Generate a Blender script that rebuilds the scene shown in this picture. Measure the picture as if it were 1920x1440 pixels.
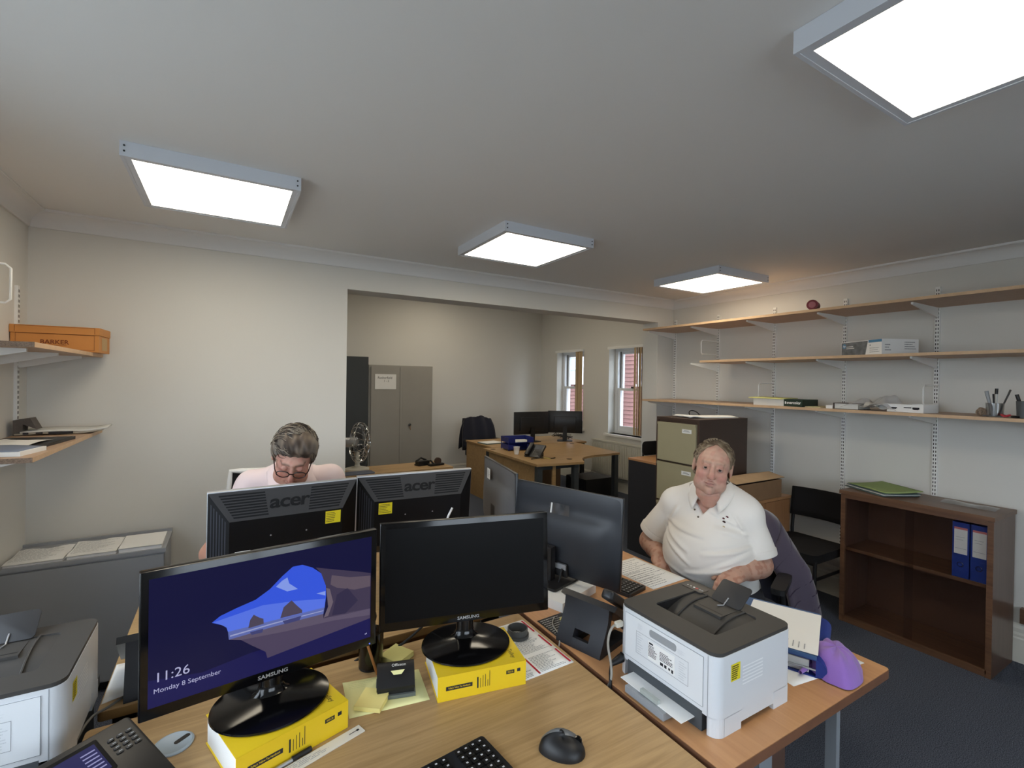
import bpy, bmesh, math, random
import numpy as np
from mathutils import Vector, Matrix, Euler

for o in list(bpy.data.objects): bpy.data.objects.remove(o, do_unlink=True)
SC = bpy.context.scene
C = SC.collection
random.seed(7)
RNG = np.random.RandomState(11)
PI = math.pi

# ------------------------------------------------------------------ camera
_yaw, _roll, _pitch = 0.5341, 0.0152, 0.0055
_F = Vector((math.sin(_yaw)*math.cos(_pitch), math.cos(_yaw)*math.cos(_pitch), -math.sin(_pitch)))
_r0 = Vector((math.cos(_yaw), -math.sin(_yaw), 0)); _u0 = _r0.cross(_F)
_R = _r0*math.cos(_roll) + _u0*math.sin(_roll); _U = _u0*math.cos(_roll) - _r0*math.sin(_roll)
cam_data = bpy.data.cameras.new('camera'); cam = bpy.data.objects.new('camera', cam_data); C.objects.link(cam)
mw = Matrix(((_R.x, _U.x, -_F.x, 0), (_R.y, _U.y, -_F.y, 0), (_R.z, _U.z, -_F.z, 1.585), (0, 0, 0, 1)))
cam.matrix_world = mw
cam_data.sensor_width = 36.0; cam_data.lens = 897.2*36.0/1920.0
cam_data.clip_start = 0.03; cam_data.clip_end = 200
SC.camera = cam

# ------------------------------------------------------------------ world: flat overcast sky
W = bpy.data.worlds.new('overcast_sky'); SC.world = W; W.use_nodes = True
bg = W.node_tree.nodes['Background']
bg.inputs['Color'].default_value = (0.84, 0.92, 1.0, 1)
bg.inputs['Strength'].default_value = 6.5

LAMP_POWER = 8.5          # radiance of the ceiling panels
SC.view_settings.view_transform = 'Standard'
SC.view_settings.look = 'None'
SC.view_settings.exposure = 0.0
SC.view_settings.gamma = 1.0
SC.view_settings.use_curve_mapping = False

# ------------------------------------------------------------------ helpers
def lin(c):
    if isinstance(c, str):
        c = c.lstrip('#'); c = [int(c[i:i+2], 16)/255 for i in (0, 2, 4)]
    else: c = [v/255 for v in c]
    return tuple(v/12.92 if v <= .04045 else ((v+.055)/1.055)**2.4 for v in c) + (1,)

MATS = {}
def _base(name):
    m = bpy.data.materials.new(name); m.use_nodes = True
    nt = m.node_tree; b = nt.nodes['Principled BSDF']
    return m, nt, b
def mat(name, col, rough=.5, metal=0., spec=.5, var=0., vscale=8., bump=0., bscale=200., emit=None, estr=0., sheen=0., coat=0., trans=0., ior=1.45, alpha=1.):
    if name in MATS: return MATS[name]
    m, nt, b = _base(name)
    L = lin(col)
    b.inputs['Base Color'].default_value = L
    b.inputs['Roughness'].default_value = rough
    b.inputs['Metallic'].default_value = metal
    b.inputs['Specular IOR Level'].default_value = spec
    b.inputs['IOR'].default_value = ior
    if sheen: b.inputs['Sheen Weight'].default_value = sheen
    if coat: b.inputs['Coat Weight'].default_value = coat; b.inputs['Coat Roughness'].default_value = .08
    if trans: b.inputs['Transmission Weight'].default_value = trans
    if alpha < 1: b.inputs['Alpha'].default_value = alpha
    if emit is not None:
        b.inputs['Emission Color'].default_value = lin(emit); b.inputs['Emission Strength'].default_value = estr
    if var or bump:
        tc = nt.nodes.new('ShaderNodeTexCoord')
    if var:
        n = nt.nodes.new('ShaderNodeTexNoise'); n.inputs['Scale'].default_value = vscale; n.inputs['Detail'].default_value = 5
        nt.links.new(tc.outputs['Object'], n.inputs['Vector'])
        r = nt.nodes.new('ShaderNodeMapRange'); r.inputs[1].default_value = .3; r.inputs[2].default_value = .7
        r.inputs[3].default_value = 1-var; r.inputs[4].default_value = 1+var
        nt.links.new(n.outputs['Fac'], r.inputs[0])
        mx = nt.nodes.new('ShaderNodeVectorMath'); mx.operation = 'SCALE'
        mx.inputs[0].default_value = L[:3]; nt.links.new(r.outputs[0], mx.inputs['Scale'])
        nt.links.new(mx.outputs[0], b.inputs['Base Color'])
    if bump:
        n2 = nt.nodes.new('ShaderNodeTexNoise'); n2.inputs['Scale'].default_value = bscale; n2.inputs['Detail'].default_value = 3
        nt.links.new(tc.outputs['Object'], n2.inputs['Vector'])
        bp = nt.nodes.new('ShaderNodeBump'); bp.inputs['Strength'].default_value = bump; bp.inputs['Distance'].default_value = .002
        nt.links.new(n2.outputs['Fac'], bp.inputs['Height']); nt.links.new(bp.outputs[0], b.inputs['Normal'])
    MATS[name] = m
    return m
def wood(name, c1, c2, axis='X', scale=1., rough=.38, coat=0., contrast=1.):
    """long streaky grain running along the object's axis"""
    if name in MATS: return MATS[name]
    m, nt, b = _base(name)
    tc = nt.nodes.new('ShaderNodeTexCoord')
    mp = nt.nodes.new('ShaderNodeMapping')
    s = [55*scale]*3; s['XYZ'.index(axis)] = 2.2*scale
    mp.inputs['Scale'].default_value = s
    nt.links.new(tc.outputs['Object'], mp.inputs['Vector'])
    n = nt.nodes.new('ShaderNodeTexNoise'); n.inputs['Scale'].default_value = 1.0; n.inputs['Detail'].default_value = 6; n.inputs['Roughness'].default_value = .62; n.inputs['Distortion'].default_value = .6
    nt.links.new(mp.outputs[0], n.inputs['Vector'])
    mp2 = nt.nodes.new('ShaderNodeMapping'); s2 = [9*scale]*3; s2['XYZ'.index(axis)] = .9*scale; mp2.inputs['Scale'].default_value = s2
    nt.links.new(tc.outputs['Object'], mp2.inputs['Vector'])
    n2 = nt.nodes.new('ShaderNodeTexNoise'); n2.inputs['Scale'].default_value = 1.; n2.inputs['Detail'].default_value = 3; n2.inputs['Distortion'].default_value = 1.5
    nt.links.new(mp2.outputs[0], n2.inputs['Vector'])
    ad = nt.nodes.new('ShaderNodeMath'); ad.operation = 'MULTIPLY_ADD'; ad.inputs[1].default_value = .6
    sc = nt.nodes.new('ShaderNodeMath'); sc.operation = 'MULTIPLY'; sc.inputs[1].default_value = .4
    nt.links.new(n2.outputs['Fac'], sc.inputs[0])
    nt.links.new(n.outputs['Fac'], ad.inputs[0]); nt.links.new(sc.outputs[0], ad.inputs[2])
    cr = nt.nodes.new('ShaderNodeValToRGB')
    h = .16/contrast
    cr.color_ramp.elements[0].position = .5-h; cr.color_ramp.elements[1].position = .5+h
    cr.color_ramp.elements[0].color = lin(c1); cr.color_ramp.elements[1].color = lin(c2)
    nt.links.new(ad.outputs[0], cr.inputs[0]); nt.links.new(cr.outputs[0], b.inputs['Base Color'])
    b.inputs['Roughness'].default_value = rough
    if coat: b.inputs['Coat Weight'].default_value = coat; b.inputs['Coat Roughness'].default_value = .12
    MATS[name] = m
    return m
def attrmat(name, rough=.5, spec=.4, bump=0., bscale=300., sss=0.):
    if name in MATS: return MATS[name]
    m, nt, b = _base(name)
    a = nt.nodes.new('ShaderNodeVertexColor'); a.layer_name = 'Col'
    nt.links.new(a.outputs['Color'], b.inputs['Base Color'])
    b.inputs['Roughness'].default_value = rough; b.inputs['Specular IOR Level'].default_value = spec
    if sss:
        b.inputs['Subsurface Weight'].default_value = sss; b.inputs['Subsurface Radius'].default_value = (.012, .005, .003); b.inputs['Subsurface Scale'].default_value = .4
    if bump:
        tc = nt.nodes.new('ShaderNodeTexCoord')
        n2 = nt.nodes.new('ShaderNodeTexNoise'); n2.inputs['Scale'].default_value = bscale; n2.inputs['Detail'].default_value = 3
        nt.links.new(tc.outputs['Object'], n2.inputs['Vector'])
        bp = nt.nodes.new('ShaderNodeBump'); bp.inputs['Strength'].default_value = bump; bp.inputs['Distance'].default_value = .002
        nt.links.new(n2.outputs['Fac'], bp.inputs['Height']); nt.links.new(bp.outputs[0], b.inputs['Normal'])
    MATS[name] = m
    return m
def emis(name, col, s=1., gloss=False):
    if name in MATS: return MATS[name]
    m, nt, b = _base(name)
    b.inputs['Base Color'].default_value = (.004, .004, .005, 1) if not gloss else (.8, .8, .8, 1)
    b.inputs['Roughness'].default_value = .22
    b.inputs['Specular IOR Level'].default_value = .12
    b.inputs['Emission Color'].default_value = lin(col); b.inputs['Emission Strength'].default_value = s
    MATS[name] = m
    return m
def clearmat(name, tint=(1, 1, 1), fac=.12, rough=.03):
    """thin clear sheet: mostly see-through with a weak mirror reflection"""
    if name in MATS: return MATS[name]
    m = bpy.data.materials.new(name); m.use_nodes = True; nt = m.node_tree; nt.nodes.clear()
    out = nt.nodes.new('ShaderNodeOutputMaterial'); mix = nt.nodes.new('ShaderNodeMixShader')
    t = nt.nodes.new('ShaderNodeBsdfTransparent'); t.inputs[0].default_value = (*tint, 1)
    g = nt.nodes.new('ShaderNodeBsdfGlossy'); g.inputs['Roughness'].default_value = rough
    lw = nt.nodes.new('ShaderNodeLayerWeight')
    fr = nt.nodes.new('ShaderNodeMath'); fr.operation = 'POWER'; fr.inputs[1].default_value = 4.; nt.links.new(lw.outputs['Facing'], fr.inputs[0])
    ad = nt.nodes.new('ShaderNodeMath'); ad.operation = 'MULTIPLY_ADD'; ad.inputs[1].default_value = .9; ad.inputs[2].default_value = fac; ad.use_clamp = True
    nt.links.new(fr.outputs[0], ad.inputs[0]); nt.links.new(ad.outputs[0], mix.inputs[0])
    nt.links.new(t.outputs[0], mix.inputs[1]); nt.links.new(g.outputs[0], mix.inputs[2]); nt.links.new(mix.outputs[0], out.inputs[0])
    MATS[name] = m
    return m

# ---- bmesh shape adders
def T3(loc=(0, 0, 0), rz=0., rx=0., ry=0.):
    return Matrix.Translation(loc) @ Euler((rx, ry, rz)).to_matrix().to_4x4()
def abox(bm, x0, x1, y0, y1, z0, z1, M=None):
    vs = [bm.verts.new((x, y, z)) for z in (z0, z1) for y in (y0, y1) for x in (x0, x1)]
    for f in ((0, 2, 3, 1), (4, 5, 7, 6), (0, 1, 5, 4), (2, 6, 7, 3), (0, 4, 6, 2), (1, 3, 7, 5)): bm.faces.new([vs[i] for i in f])
    if M is not None: bmesh.ops.transform(bm, matrix=M, verts=vs)
    return vs
def aprism(bm, poly, z0, z1, M=None):
    a = [bm.verts.new((p[0], p[1], z0)) for p in poly]; b = [bm.verts.new((p[0], p[1], z1)) for p in poly]
    n = len(poly); bm.faces.new(a[::-1]); bm.faces.new(b)
    for i in range(n): bm.faces.new((a[i], a[(i+1) % n], b[(i+1) % n], b[i]))
    if M is not None: bmesh.ops.transform(bm, matrix=M, verts=a+b)
    return a+b
def alathe(bm, prof, seg=24, M=None, sx=1., sy=1., cap=True):
    rings = []
    for r, z in prof:
        rings.append([bm.verts.new((r*sx*math.cos(2*PI*i/seg), r*sy*math.sin(2*PI*i/seg), z)) for i in range(seg)])
    for a, b in zip(rings[:-1], rings[1:]):
        for i in range(seg): bm.faces.new((a[i], a[(i+1) % seg], b[(i+1) % seg], b[i]))
    if cap:
        bm.faces.new(rings[0][::-1]); bm.faces.new(rings[-1])
    vs = [v for r in rings for v in r]
    if M is not None: bmesh.ops.transform(bm, matrix=M, verts=vs)
    return vs
def atube(bm, pts, r, seg=8, cap=True, closed=False):
    pts = [Vector(p) for p in pts]; n = len(pts); rings = []
    rr = r if isinstance(r, (list, tuple)) else [r]*n
    prev = None
    for i, p in enumerate(pts):
        if closed: t = (pts[(i+1) % n]-pts[i-1])
        else: t = (pts[min(i+1, n-1)]-pts[max(i-1, 0)])
        if t.length < 1e-9: t = Vector((0, 0, 1))
        t.normalize()
        if prev is None:
            u = t.orthogonal().normalized()
        else:
            u = prev - t*prev.dot(t)
            u = u.normalized() if u.length > 1e-6 else t.orthogonal().normalized()
        prev = u; v = t.cross(u)
        rings.append([bm.verts.new(p + (u*math.cos(2*PI*k/seg)+v*math.sin(2*PI*k/seg))*rr[i]) for k in range(seg)])
    m = n if closed else n-1
    for i in range(m):
        a, b = rings[i], rings[(i+1) % n]
        for k in range(seg): bm.faces.new((a[k], a[(k+1) % seg], b[(k+1) % seg], b[k]))
    if cap and not closed:
        bm.faces.new(rings[0][::-1]); bm.faces.new(rings[-1])
    return [v for r_ in rings for v in r_]
def agrid(bm, fn, nu, nv, closed_u=False):
    g = [[bm.verts.new(fn(i/(nu-1 if not closed_u else nu), j/(nv-1))) for j in range(nv)] for i in range(nu)]
    for i in range(nu if closed_u else nu-1):
        for j in range(nv-1):
            bm.faces.new((g[i][j], g[(i+1) % nu][j], g[(i+1) % nu][j+1], g[i][j+1]))
    return [v for r in g for v in r]
def rrect(w, d, r, n=5, cx=0., cy=0.):
    r = min(r, w/2-1e-4, d/2-1e-4); out = []
    for sx, sy, a0 in ((1, 1, 0), (-1, 1, PI/2), (-1, -1, PI), (1, -1, 3*PI/2)):
        for k in range(n+1):
            a = a0+PI/2*k/n
            out.append((cx+sx*(w/2-r)+r*math.cos(a), cy+sy*(d/2-r)+r*math.sin(a)))
    return out
def bez(p0, p1, p2, p3, n=12):
    p0, p1, p2, p3 = map(Vector, (p0, p1, p2, p3))
    return [((1-t)**3)*p0+3*((1-t)**2)*t*p1+3*(1-t)*t*t*p2+t**3*p3 for t in [i/n for i in range(n+1)]]
def crom(P, n=6, closed=False):
    P = [Vector(p) for p in P]; N = len(P); out = []
    for i in range(N if closed else N-1):
        if closed: a, b, c, d = P[i-1], P[i], P[(i+1) % N], P[(i+2) % N]
        else: a, b, c, d = P[max(i-1, 0)], P[i], P[i+1], P[min(i+2, N-1)]
        for k in range(n):
            t = k/n
            out.append(.5*((2*b)+(c-a)*t+(2*a-5*b+4*c-d)*t*t+(3*b-a-3*c+d)*t**3))
    if not closed: out.append(P[-1])
    return out

def fin(name, bm, m, parent=None, bevel=0., seg=2, smooth=None, solid=0., label=None, loc=None):
    if bevel:
        es = [e for e in bm.edges if len(e.link_faces) == 2 and e.calc_face_angle(0) > .5]
        bmesh.ops.bevel(bm, geom=es, offset=bevel, segments=seg, affect='EDGES', profile=.5, clamp_overlap=True)
    bmesh.ops.recalc_face_normals(bm, faces=bm.faces)
    me = bpy.data.meshes.new(name); bm.to_mesh(me); bm.free()
    if smooth is None: smooth = bool(bevel)
    if smooth:
        for p in me.polygons: p.use_smooth = True
        me.set_sharp_from_angle(angle=math.radians(smooth if smooth is not True else 38))
    o = bpy.data.objects.new(name, me); C.objects.link(o)
    me.materials.append(m)
    if solid:
        md = o.modifiers.new('thickness', 'SOLIDIFY'); md.thickness = solid; md.offset = 0
    if parent is not None: o.parent = parent
    if loc is not None: o.location = loc
    if label: o['label'] = label
    return o
def box(name, x0, x1, y0, y1, z0, z1, m, parent=None, bevel=.0015, label=None, M=None):
    bm = bmesh.new(); abox(bm, x0, x1, y0, y1, z0, z1, M)
    return fin(name, bm, m, parent, bevel, 2, label=label)
def tube(name, pts, r, m, parent=None, seg=8, closed=False, label=None):
    bm = bmesh.new(); atube(bm, pts, r, seg, closed=closed)
    return fin(name, bm, m, parent, smooth=50, label=label)
def tag(o, label, cat, group=None, kind=None):
    if label: o['label'] = label
    if cat: o['category'] = cat
    if group: o['group'] = group
    if kind: o['kind'] = kind
    return o
def thing(name, label, cat, loc=(0, 0, 0), rz=0., group=None):
    o = bpy.data.objects.new(name, None); C.objects.link(o); o.empty_display_size = .05
    o.location = loc; o.rotation_euler = (0, 0, rz)
    return tag(o, label, cat, group)
def struct(o):
    o['kind'] = 'structure'; return o
def dup(root, loc, rz, label=None):
    r = root.copy(); C.objects.link(r); r.location = loc; r.rotation_euler = (0, 0, rz)
    if label: r['label'] = label
    for ch in list(root.children):
        c = ch.copy(); C.objects.link(c); c.parent = r
        for g in list(ch.children):
            d = g.copy(); C.objects.link(d); d.parent = c
    return r
def text(name, s, size, M, m, parent=None, extrude=.0002, align='CENTER', xs=1., bold=0., shear=0., space=1.):
    cu = bpy.data.curves.new('t', 'FONT'); cu.body = s; cu.size = size; cu.extrude = extrude
    cu.align_x = align; cu.align_y = 'CENTER'; cu.offset = bold; cu.resolution_u = 3; cu.shear = shear; cu.space_character = space
    ob = bpy.data.objects.new('t', cu); C.objects.link(ob)
    bpy.context.view_layer.update()
    dg = bpy.context.evaluated_depsgraph_get()
    me = bpy.data.meshes.new_from_object(ob.evaluated_get(dg))
    bpy.data.objects.remove(ob, do_unlink=True); bpy.data.curves.remove(cu)
    me.transform(M @ Matrix.Diagonal((xs, 1, 1, 1)))
    me.materials.clear(); me.materials.append(m); me.name = name
    o = bpy.data.objects.new(name, me); C.objects.link(o)
    if parent is not None: o.parent = parent
    return o
def bars(name, rects, M, m, parent=None, h=.0003):
    """flat printed marks: rects (x0,x1,y0,y1) on the plane of M"""
    bm = bmesh.new()
    for x0, x1, y0, y1 in rects:
        vs = [bm.verts.new(p) for p in ((x0, y0, h), (x1, y0, h), (x1, y1, h), (x0, y1, h))]
        bm.faces.new(vs)
    bmesh.ops.transform(bm, matrix=M, verts=bm.verts)
    o = fin(name, bm, m, parent)
    if len(rects) > 1: o['kind'] = 'stuff'
    return o
def lines_of_print(x0, x1, y0, y1, n, thick=.4, seed=1, words=True, fill=.9):
    r = random.Random(seed); out = []; dy = (y1-y0)/n
    for i in range(n):
        y = y0+dy*(i+.5); x = x0; end = x0+(x1-x0)*r.uniform(fill*.6, min(1, fill*1.1))
        while x < end:
            w = r.uniform(.03, .12)*(x1-x0) if words else end-x
            out.append((x, min(x+w, end), y-dy*thick/2, y+dy*thick/2)); x += w+.018*(x1-x0)
    return out
def frame_from(o, ux, uz):
    """matrix with local x along ux, local y along uz (up), local z = outward normal"""
    ux = Vector(ux).normalized(); uz = Vector(uz).normalized(); n = ux.cross(uz).normalized(); uz = n.cross(ux)
    return Matrix(((ux.x, uz.x, n.x, o[0]), (ux.y, uz.y, n.y, o[1]), (ux.z, uz.z, n.z, o[2]), (0, 0, 0, 1)))
# ------------------------------------------------------------------ materials
m_wall = mat('wall_paint', (221, 219, 213), .85, spec=.25, bump=.05, bscale=180)
m_ceil = mat('ceiling_paint', (232, 232, 231), .9, spec=.2, bump=.04, bscale=120)
m_white = mat('white_gloss_paint', (240, 240, 237), .4)
m_skirt = mat('skirting_paint', (222, 219, 208), .4)
m_upvc = mat('white_upvc', (232, 236, 240), .3)
m_oak = wood('oak_laminate', (150, 118, 76), (192, 158, 110), 'X', 1.8, .42, contrast=.8)
m_oak_y = wood('oak_laminate_y', (150, 112, 66), (190, 150, 96), 'Y', 1., .42)
m_oakedge = mat('oak_edge', (150, 115, 70), .5, var=.1)
m_beech = wood('beech_laminate', (182, 132, 88), (204, 154, 108), 'Y', 1.4, .4, contrast=.7)
m_beechedge = mat('beech_edge', (118, 80, 58), .5, var=.12, vscale=20)
m_beech_v = wood('beech_laminate_v', (162, 114, 74), (184, 134, 92), 'Z', 1.2, .45, contrast=.7)
m_shelf = wood('shelf_laminate', (178, 147, 120), (194, 165, 139), 'Y', 1.2, .5, contrast=.6)
m_shelfedge = mat('shelf_edge', (208, 174, 138), .5, var=.06, vscale=30)
m_chip = mat('chipboard', (128, 108, 92), .9, var=.35, vscale=220)
m_walnut = wood('walnut_veneer', (88, 60, 44), (120, 86, 62), 'Y', 1.0, .4, coat=.1)
m_walnut_v = wood('walnut_veneer_v', (84, 60, 48), (106, 78, 64), 'Z', 1.0, .38, coat=.15, contrast=.7)
m_blackpl = mat('black_plastic', (24, 24, 26), .45)
m_blacksat = mat('black_satin_plastic', (34, 35, 38), .35)
m_blackgl = mat('black_gloss_plastic', (8, 8, 10), .14, spec=.5)
m_blackmetal = mat('black_metal', (20, 20, 22), .45)
m_darkgrey = mat('dark_grey_plastic', (62, 60, 58), .5, bump=.1, bscale=900)
m_greypl = mat('grey_plastic', (150, 154, 158), .45)
m_prwhite = mat('printer_white', (214, 217, 221), .42, spec=.4)
m_prpanel = mat('printer_panel', (222, 225, 228), .4)
m_prline = mat('printer_seam', (120, 124, 130), .6)
m_paper = mat('paper_white', (238, 238, 236), .8, spec=.2)
m_paper2 = mat('paper_grey', (214, 214, 210), .8, spec=.2)
m_print = mat('print_black', (52, 52, 56), .8, spec=.1)
m_printg = mat('print_grey', (150, 152, 156), .8, spec=.1)
m_red = mat('print_red', (176, 44, 58), .8, spec=.1)
m_ypaper = mat('yellow_pad_paper', (236, 232, 168), .8, spec=.2)
m_sticky = mat('sticky_note_yellow', (222, 214, 140), .8, spec=.2)
m_ybook = mat('yellow_book_cover', (238, 202, 36), .45)
m_ylabel = mat('yellow_label', (232, 214, 40), .5)
m_navy = mat('navy_binder', (28, 52, 130), .45, bump=.15, bscale=500)
m_steelbl = mat('slate_blue_folder', (58, 92, 138), .5)
m_blueplas = mat('blue_tray_plastic', (30, 42, 120), .35)
m_purple = mat('purple_fabric', (140, 102, 184), .8, sheen=.3, bump=.2, bscale=500)
m_mauve = mat('mauve_quilted_jacket', (76, 67, 84), .75, sheen=.4, bump=.3, bscale=300)
m_blackfab = mat('black_fabric', (17, 16, 18), .95, bump=.4, bscale=900)
m_navyfab = mat('navy_fabric', (24, 26, 40), .9, sheen=.2, bump=.3, bscale=700)
m_olive = mat('olive_steel', (170, 162, 132), .42, var=.03, vscale=4)
m_brownsteel = mat('brown_steel', (72, 56, 48), .45, var=.04, vscale=5)
m_greysteel = mat('grey_steel', (158, 155, 148), .5, var=.03, vscale=3)
m_greysteel2 = mat('cool_grey_steel', (158, 161, 166), .5, var=.03, vscale=3)
m_darksteel = mat('charcoal_steel', (62, 66, 68), .5)
m_chrome = mat('chrome', (220, 222, 224), .15, metal=1.)
m_alu = mat('brushed_silver', (176, 178, 182), .4, metal=.6)
m_legsilver = mat('silver_leg_paint', (150, 156, 162), .4, metal=.2)
m_card = mat('cardboard', (150, 116, 84), .85, var=.06, vscale=15)
m_cardlight = mat('cardboard_light', (178, 150, 118), .85, var=.06, vscale=15)
m_green = mat('green_card_folder', (156, 176, 112), .8)
m_teal = mat('grey_teal_folder', (92, 112, 112), .8)
m_rad = mat('radiator_enamel', (216, 212, 198), .35)
m_blind = mat('blind_fabric', (196, 172, 136), .85)
m_brick = mat('brick_tile', (112, 78, 74), .85, var=.3, vscale=6)
m_glass = clearmat('window_glass', (.96, .98, 1.), .02)
m_cabglass = clearmat('cabinet_glass', (.93, .92, .92), .02, .03)
m_clearpl = clearmat('clear_plastic', (.93, .93, .94), .12, .2)
m_orange = mat('orange_card_box', (204, 138, 72), .6, var=.05, vscale=10)
m_brownprint = mat('brown_print', (120, 60, 30), .7)
m_candle = mat('red_wax', (122, 46, 54), .5)
m_beigepl = mat('beige_plastic', (200, 196, 184), .5)
m_cable = mat('grey_cable', (150, 146, 138), .5)
m_cableb = mat('black_cable', (18, 18, 20), .5)
def carpet():
    m, nt, b = _base('carpet')
    tc = nt.nodes.new('ShaderNodeTexCoord')
    n = nt.nodes.new('ShaderNodeTexNoise'); n.inputs['Scale'].default_value = 260; n.inputs['Detail'].default_value = 2
    nt.links.new(tc.outputs['Object'], n.inputs['Vector'])
    cr = nt.nodes.new('ShaderNodeValToRGB'); cr.color_ramp.elements[0].position = .34; cr.color_ramp.elements[1].position = .68
    cr.color_ramp.elements[0].color = lin((46, 51, 62)); cr.color_ramp.elements[1].color = lin((112, 118, 132))
    nt.links.new(n.outputs['Fac'], cr.inputs[0]); nt.links.new(cr.outputs[0], b.inputs['Base Color'])
    b.inputs['Roughness'].default_value = .95; b.inputs['Specular IOR Level'].default_value = .1
    bp = nt.nodes.new('ShaderNodeBump'); bp.inputs['Strength'].default_value = .6; bp.inputs['Distance'].default_value = .004
    nt.links.new(n.outputs['Fac'], bp.inputs['Height']); nt.links.new(bp.outputs[0], b.inputs['Normal'])
    return m
m_carpet = carpet()
# ------------------------------------------------------------------ room shell
XL, XR, YF, YB = -0.909, 3.976, 3.44, -1.9
ZC = 2.438
ZA = 3.0                    # the alcove has a higher ceiling
XW, YA = 4.93, 7.3          # window wall and far wall of the alcove
def shell(name, boxes, m, bevel=0.):
    bm = bmesh.new()
    for b in boxes: abox(bm, *b)
    return struct(fin(name, bm, m, None, bevel))
shell('floor', [(XL-.2, XW+.3, YB-.2, YA+.2, -.06, 0)], m_carpet)
shell('ceiling', [(XL-.2, XR+.2, YB-.2, YF+.2, ZC, ZC+.1), (XL-.2, XW+.3, YF+.2, YA+.2, ZA, ZA+.1)], m_ceil)
# left wall with a side window (beside the camera)
WY0, WY1, WZ0, WZ1 = -.2, 1.95, .86, 2.2
shell('wall_left', [(XL-.2, XL, YB-.2, WY0, 0, ZC), (XL-.2, XL, WY1, YF+.2, 0, ZC), (XL-.2, XL, YF+.2, YA+.2, 0, ZA), (XL-.2, XL, WY0, WY1, 0, WZ0), (XL-.2, XL, WY0, WY1, WZ1, ZC)], m_wall)
BX0, BX1, BZ0, BZ1 = -.2, 2.0, .86, 2.2
shell('wall_back', [(XL, BX0, YB-.2, YB, 0, ZC), (BX1, XR, YB-.2, YB, 0, ZC), (BX0, BX1, YB-.2, YB, 0, BZ0), (BX0, BX1, YB-.2, YB, BZ1, ZC)], m_wall)
shell('wall_right', [(XR, XR+.2, YB-.2, YF+.2, 0, ZC)], m_wall)
OX0, OX1, OZ = .70, 3.747, 2.207
shell('wall_far', [(XL, OX0, YF, YF+.2, 0, ZC), (OX1, XR, YF, YF+.2, 0, ZC), (OX0, OX1, YF, YF+.2, OZ, ZC), (XL-.2, XR+.2, YF+.1, YF+.2, ZC+.1, ZA+.1)], m_wall)
shell('wall_alcove_far', [(XL, XW+.3, YA, YA+.2, 0, ZA)], m_wall)
shell('wall_alcove_return', [(XR+.2, XW+.3, YF, YF+.2, 0, ZA)], m_wall)
# window wall of the alcove with two sash windows
WINS = [(4.735, 5.47, .826, 2.115), (6.07, 6.80, .835, 2.115)]
s = []
ys = [YF+.2, WINS[0][0], WINS[0][1], WINS[1][0], WINS[1][1], YA+.2]
for a, b in ((0, 1), (2, 3), (4, 5)): s.append((XW, XW+.3, ys[a], ys[b], 0, ZA))
for y0, y1, z0, z1 in WINS: s += [(XW, XW+.3, y0, y1, 0, z0), (XW, XW+.3, y0, y1, z1, ZA)]
shell('wall_windows', s, m_wall)
# coving
def coving(name, p0, p1, inward):
    """cove along p0->p1 at the ceiling; inward is the direction off the wall"""
    bm = bmesh.new(); d = .084; n = 8
    prof = [(0, -d), (.008, -d), (.010, -d+.006)]
    for i in range(n+1):
        a = PI/2*i/n
        prof.append((.010+(d-.018)*(1-math.cos(a)), -d+.006+(d-.018)*math.sin(a)))
    prof += [(d-.006, -.008), (d, -.008), (d, 0), (0, 0)]
    p0, p1, w = Vector(p0), Vector(p1), Vector(inward)
    e = (p1-p0).normalized()
    r = []
    for p, s_ in ((p0, 1), (p1, -1)):
        r.append([bm.verts.new(p+w*u+Vector((0, 0, v))+e*(s_*u*0)) for u, v in prof])
    for i in range(len(prof)): 
        j = (i+1) % len(prof); bm.faces.new((r[0][i], r[0][j], r[1][j], r[1][i]))
    bm.faces.new(r[0]); bm.faces.new(r[1][::-1])
    return struct(fin(name, bm, m_ceil, None, smooth=30))
coving('trim_1', (XL, YF, ZC), (XR, YF, ZC), (0, -1, 0))
coving('trim_2', (XR, YB, ZC), (XR, YF, ZC), (-1, 0, 0))
coving('trim_3', (XL, YB, ZC), (XL, YF, ZC), (1, 0, 0))
# skirting boards: moulded profile
def skirting(name, p0, p1, inward, h=.20):
    bm = bmesh.new(); t = .022
    prof = [(0, 0), (t, 0), (t, h*.62), (t*.8, h*.66), (t*.8, h*.72), (t*.55, h*.78), (t*.62, h*.88), (t*.3, h*.97), (0, h)]
    p0, p1, w = Vector(p0), Vector(p1), Vector(inward)
    r = [[bm.verts.new(p+w*u+Vector((0, 0, v))) for u, v in prof] for p in (p0, p1)]
    for i in range(len(prof)):
        j = (i+1) % len(prof); bm.faces.new((r[0][i], r[0][j], r[1][j], r[1][i]))
    bm.faces.new(r[0]); bm.faces.new(r[1][::-1])
    return struct(fin(name, bm, m_skirt, None))
skirting('baseboard_right', (XR, YB, 0), (XR, YF, 0), (-1, 0, 0), .22)
skirting('baseboard_far', (XL, YF, 0), (OX0, YF, 0), (0, -1, 0), .2)
skirting('baseboard_nib', (OX1, YF, 0), (XR-.022, YF, 0), (0, -1, 0), .2)
skirting('baseboard_left', (XL, YB, 0), (XL, YF-.022, 0), (1, 0, 0), .2)
skirting('baseboard_windows', (XW, YF+.2, 0), (XW, YA, 0), (-1, 0, 0), .2)
skirting('baseboard_alcove', (XL, YA, 0), (XW-.022, YA, 0), (0, -1, 0), .2)

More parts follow.
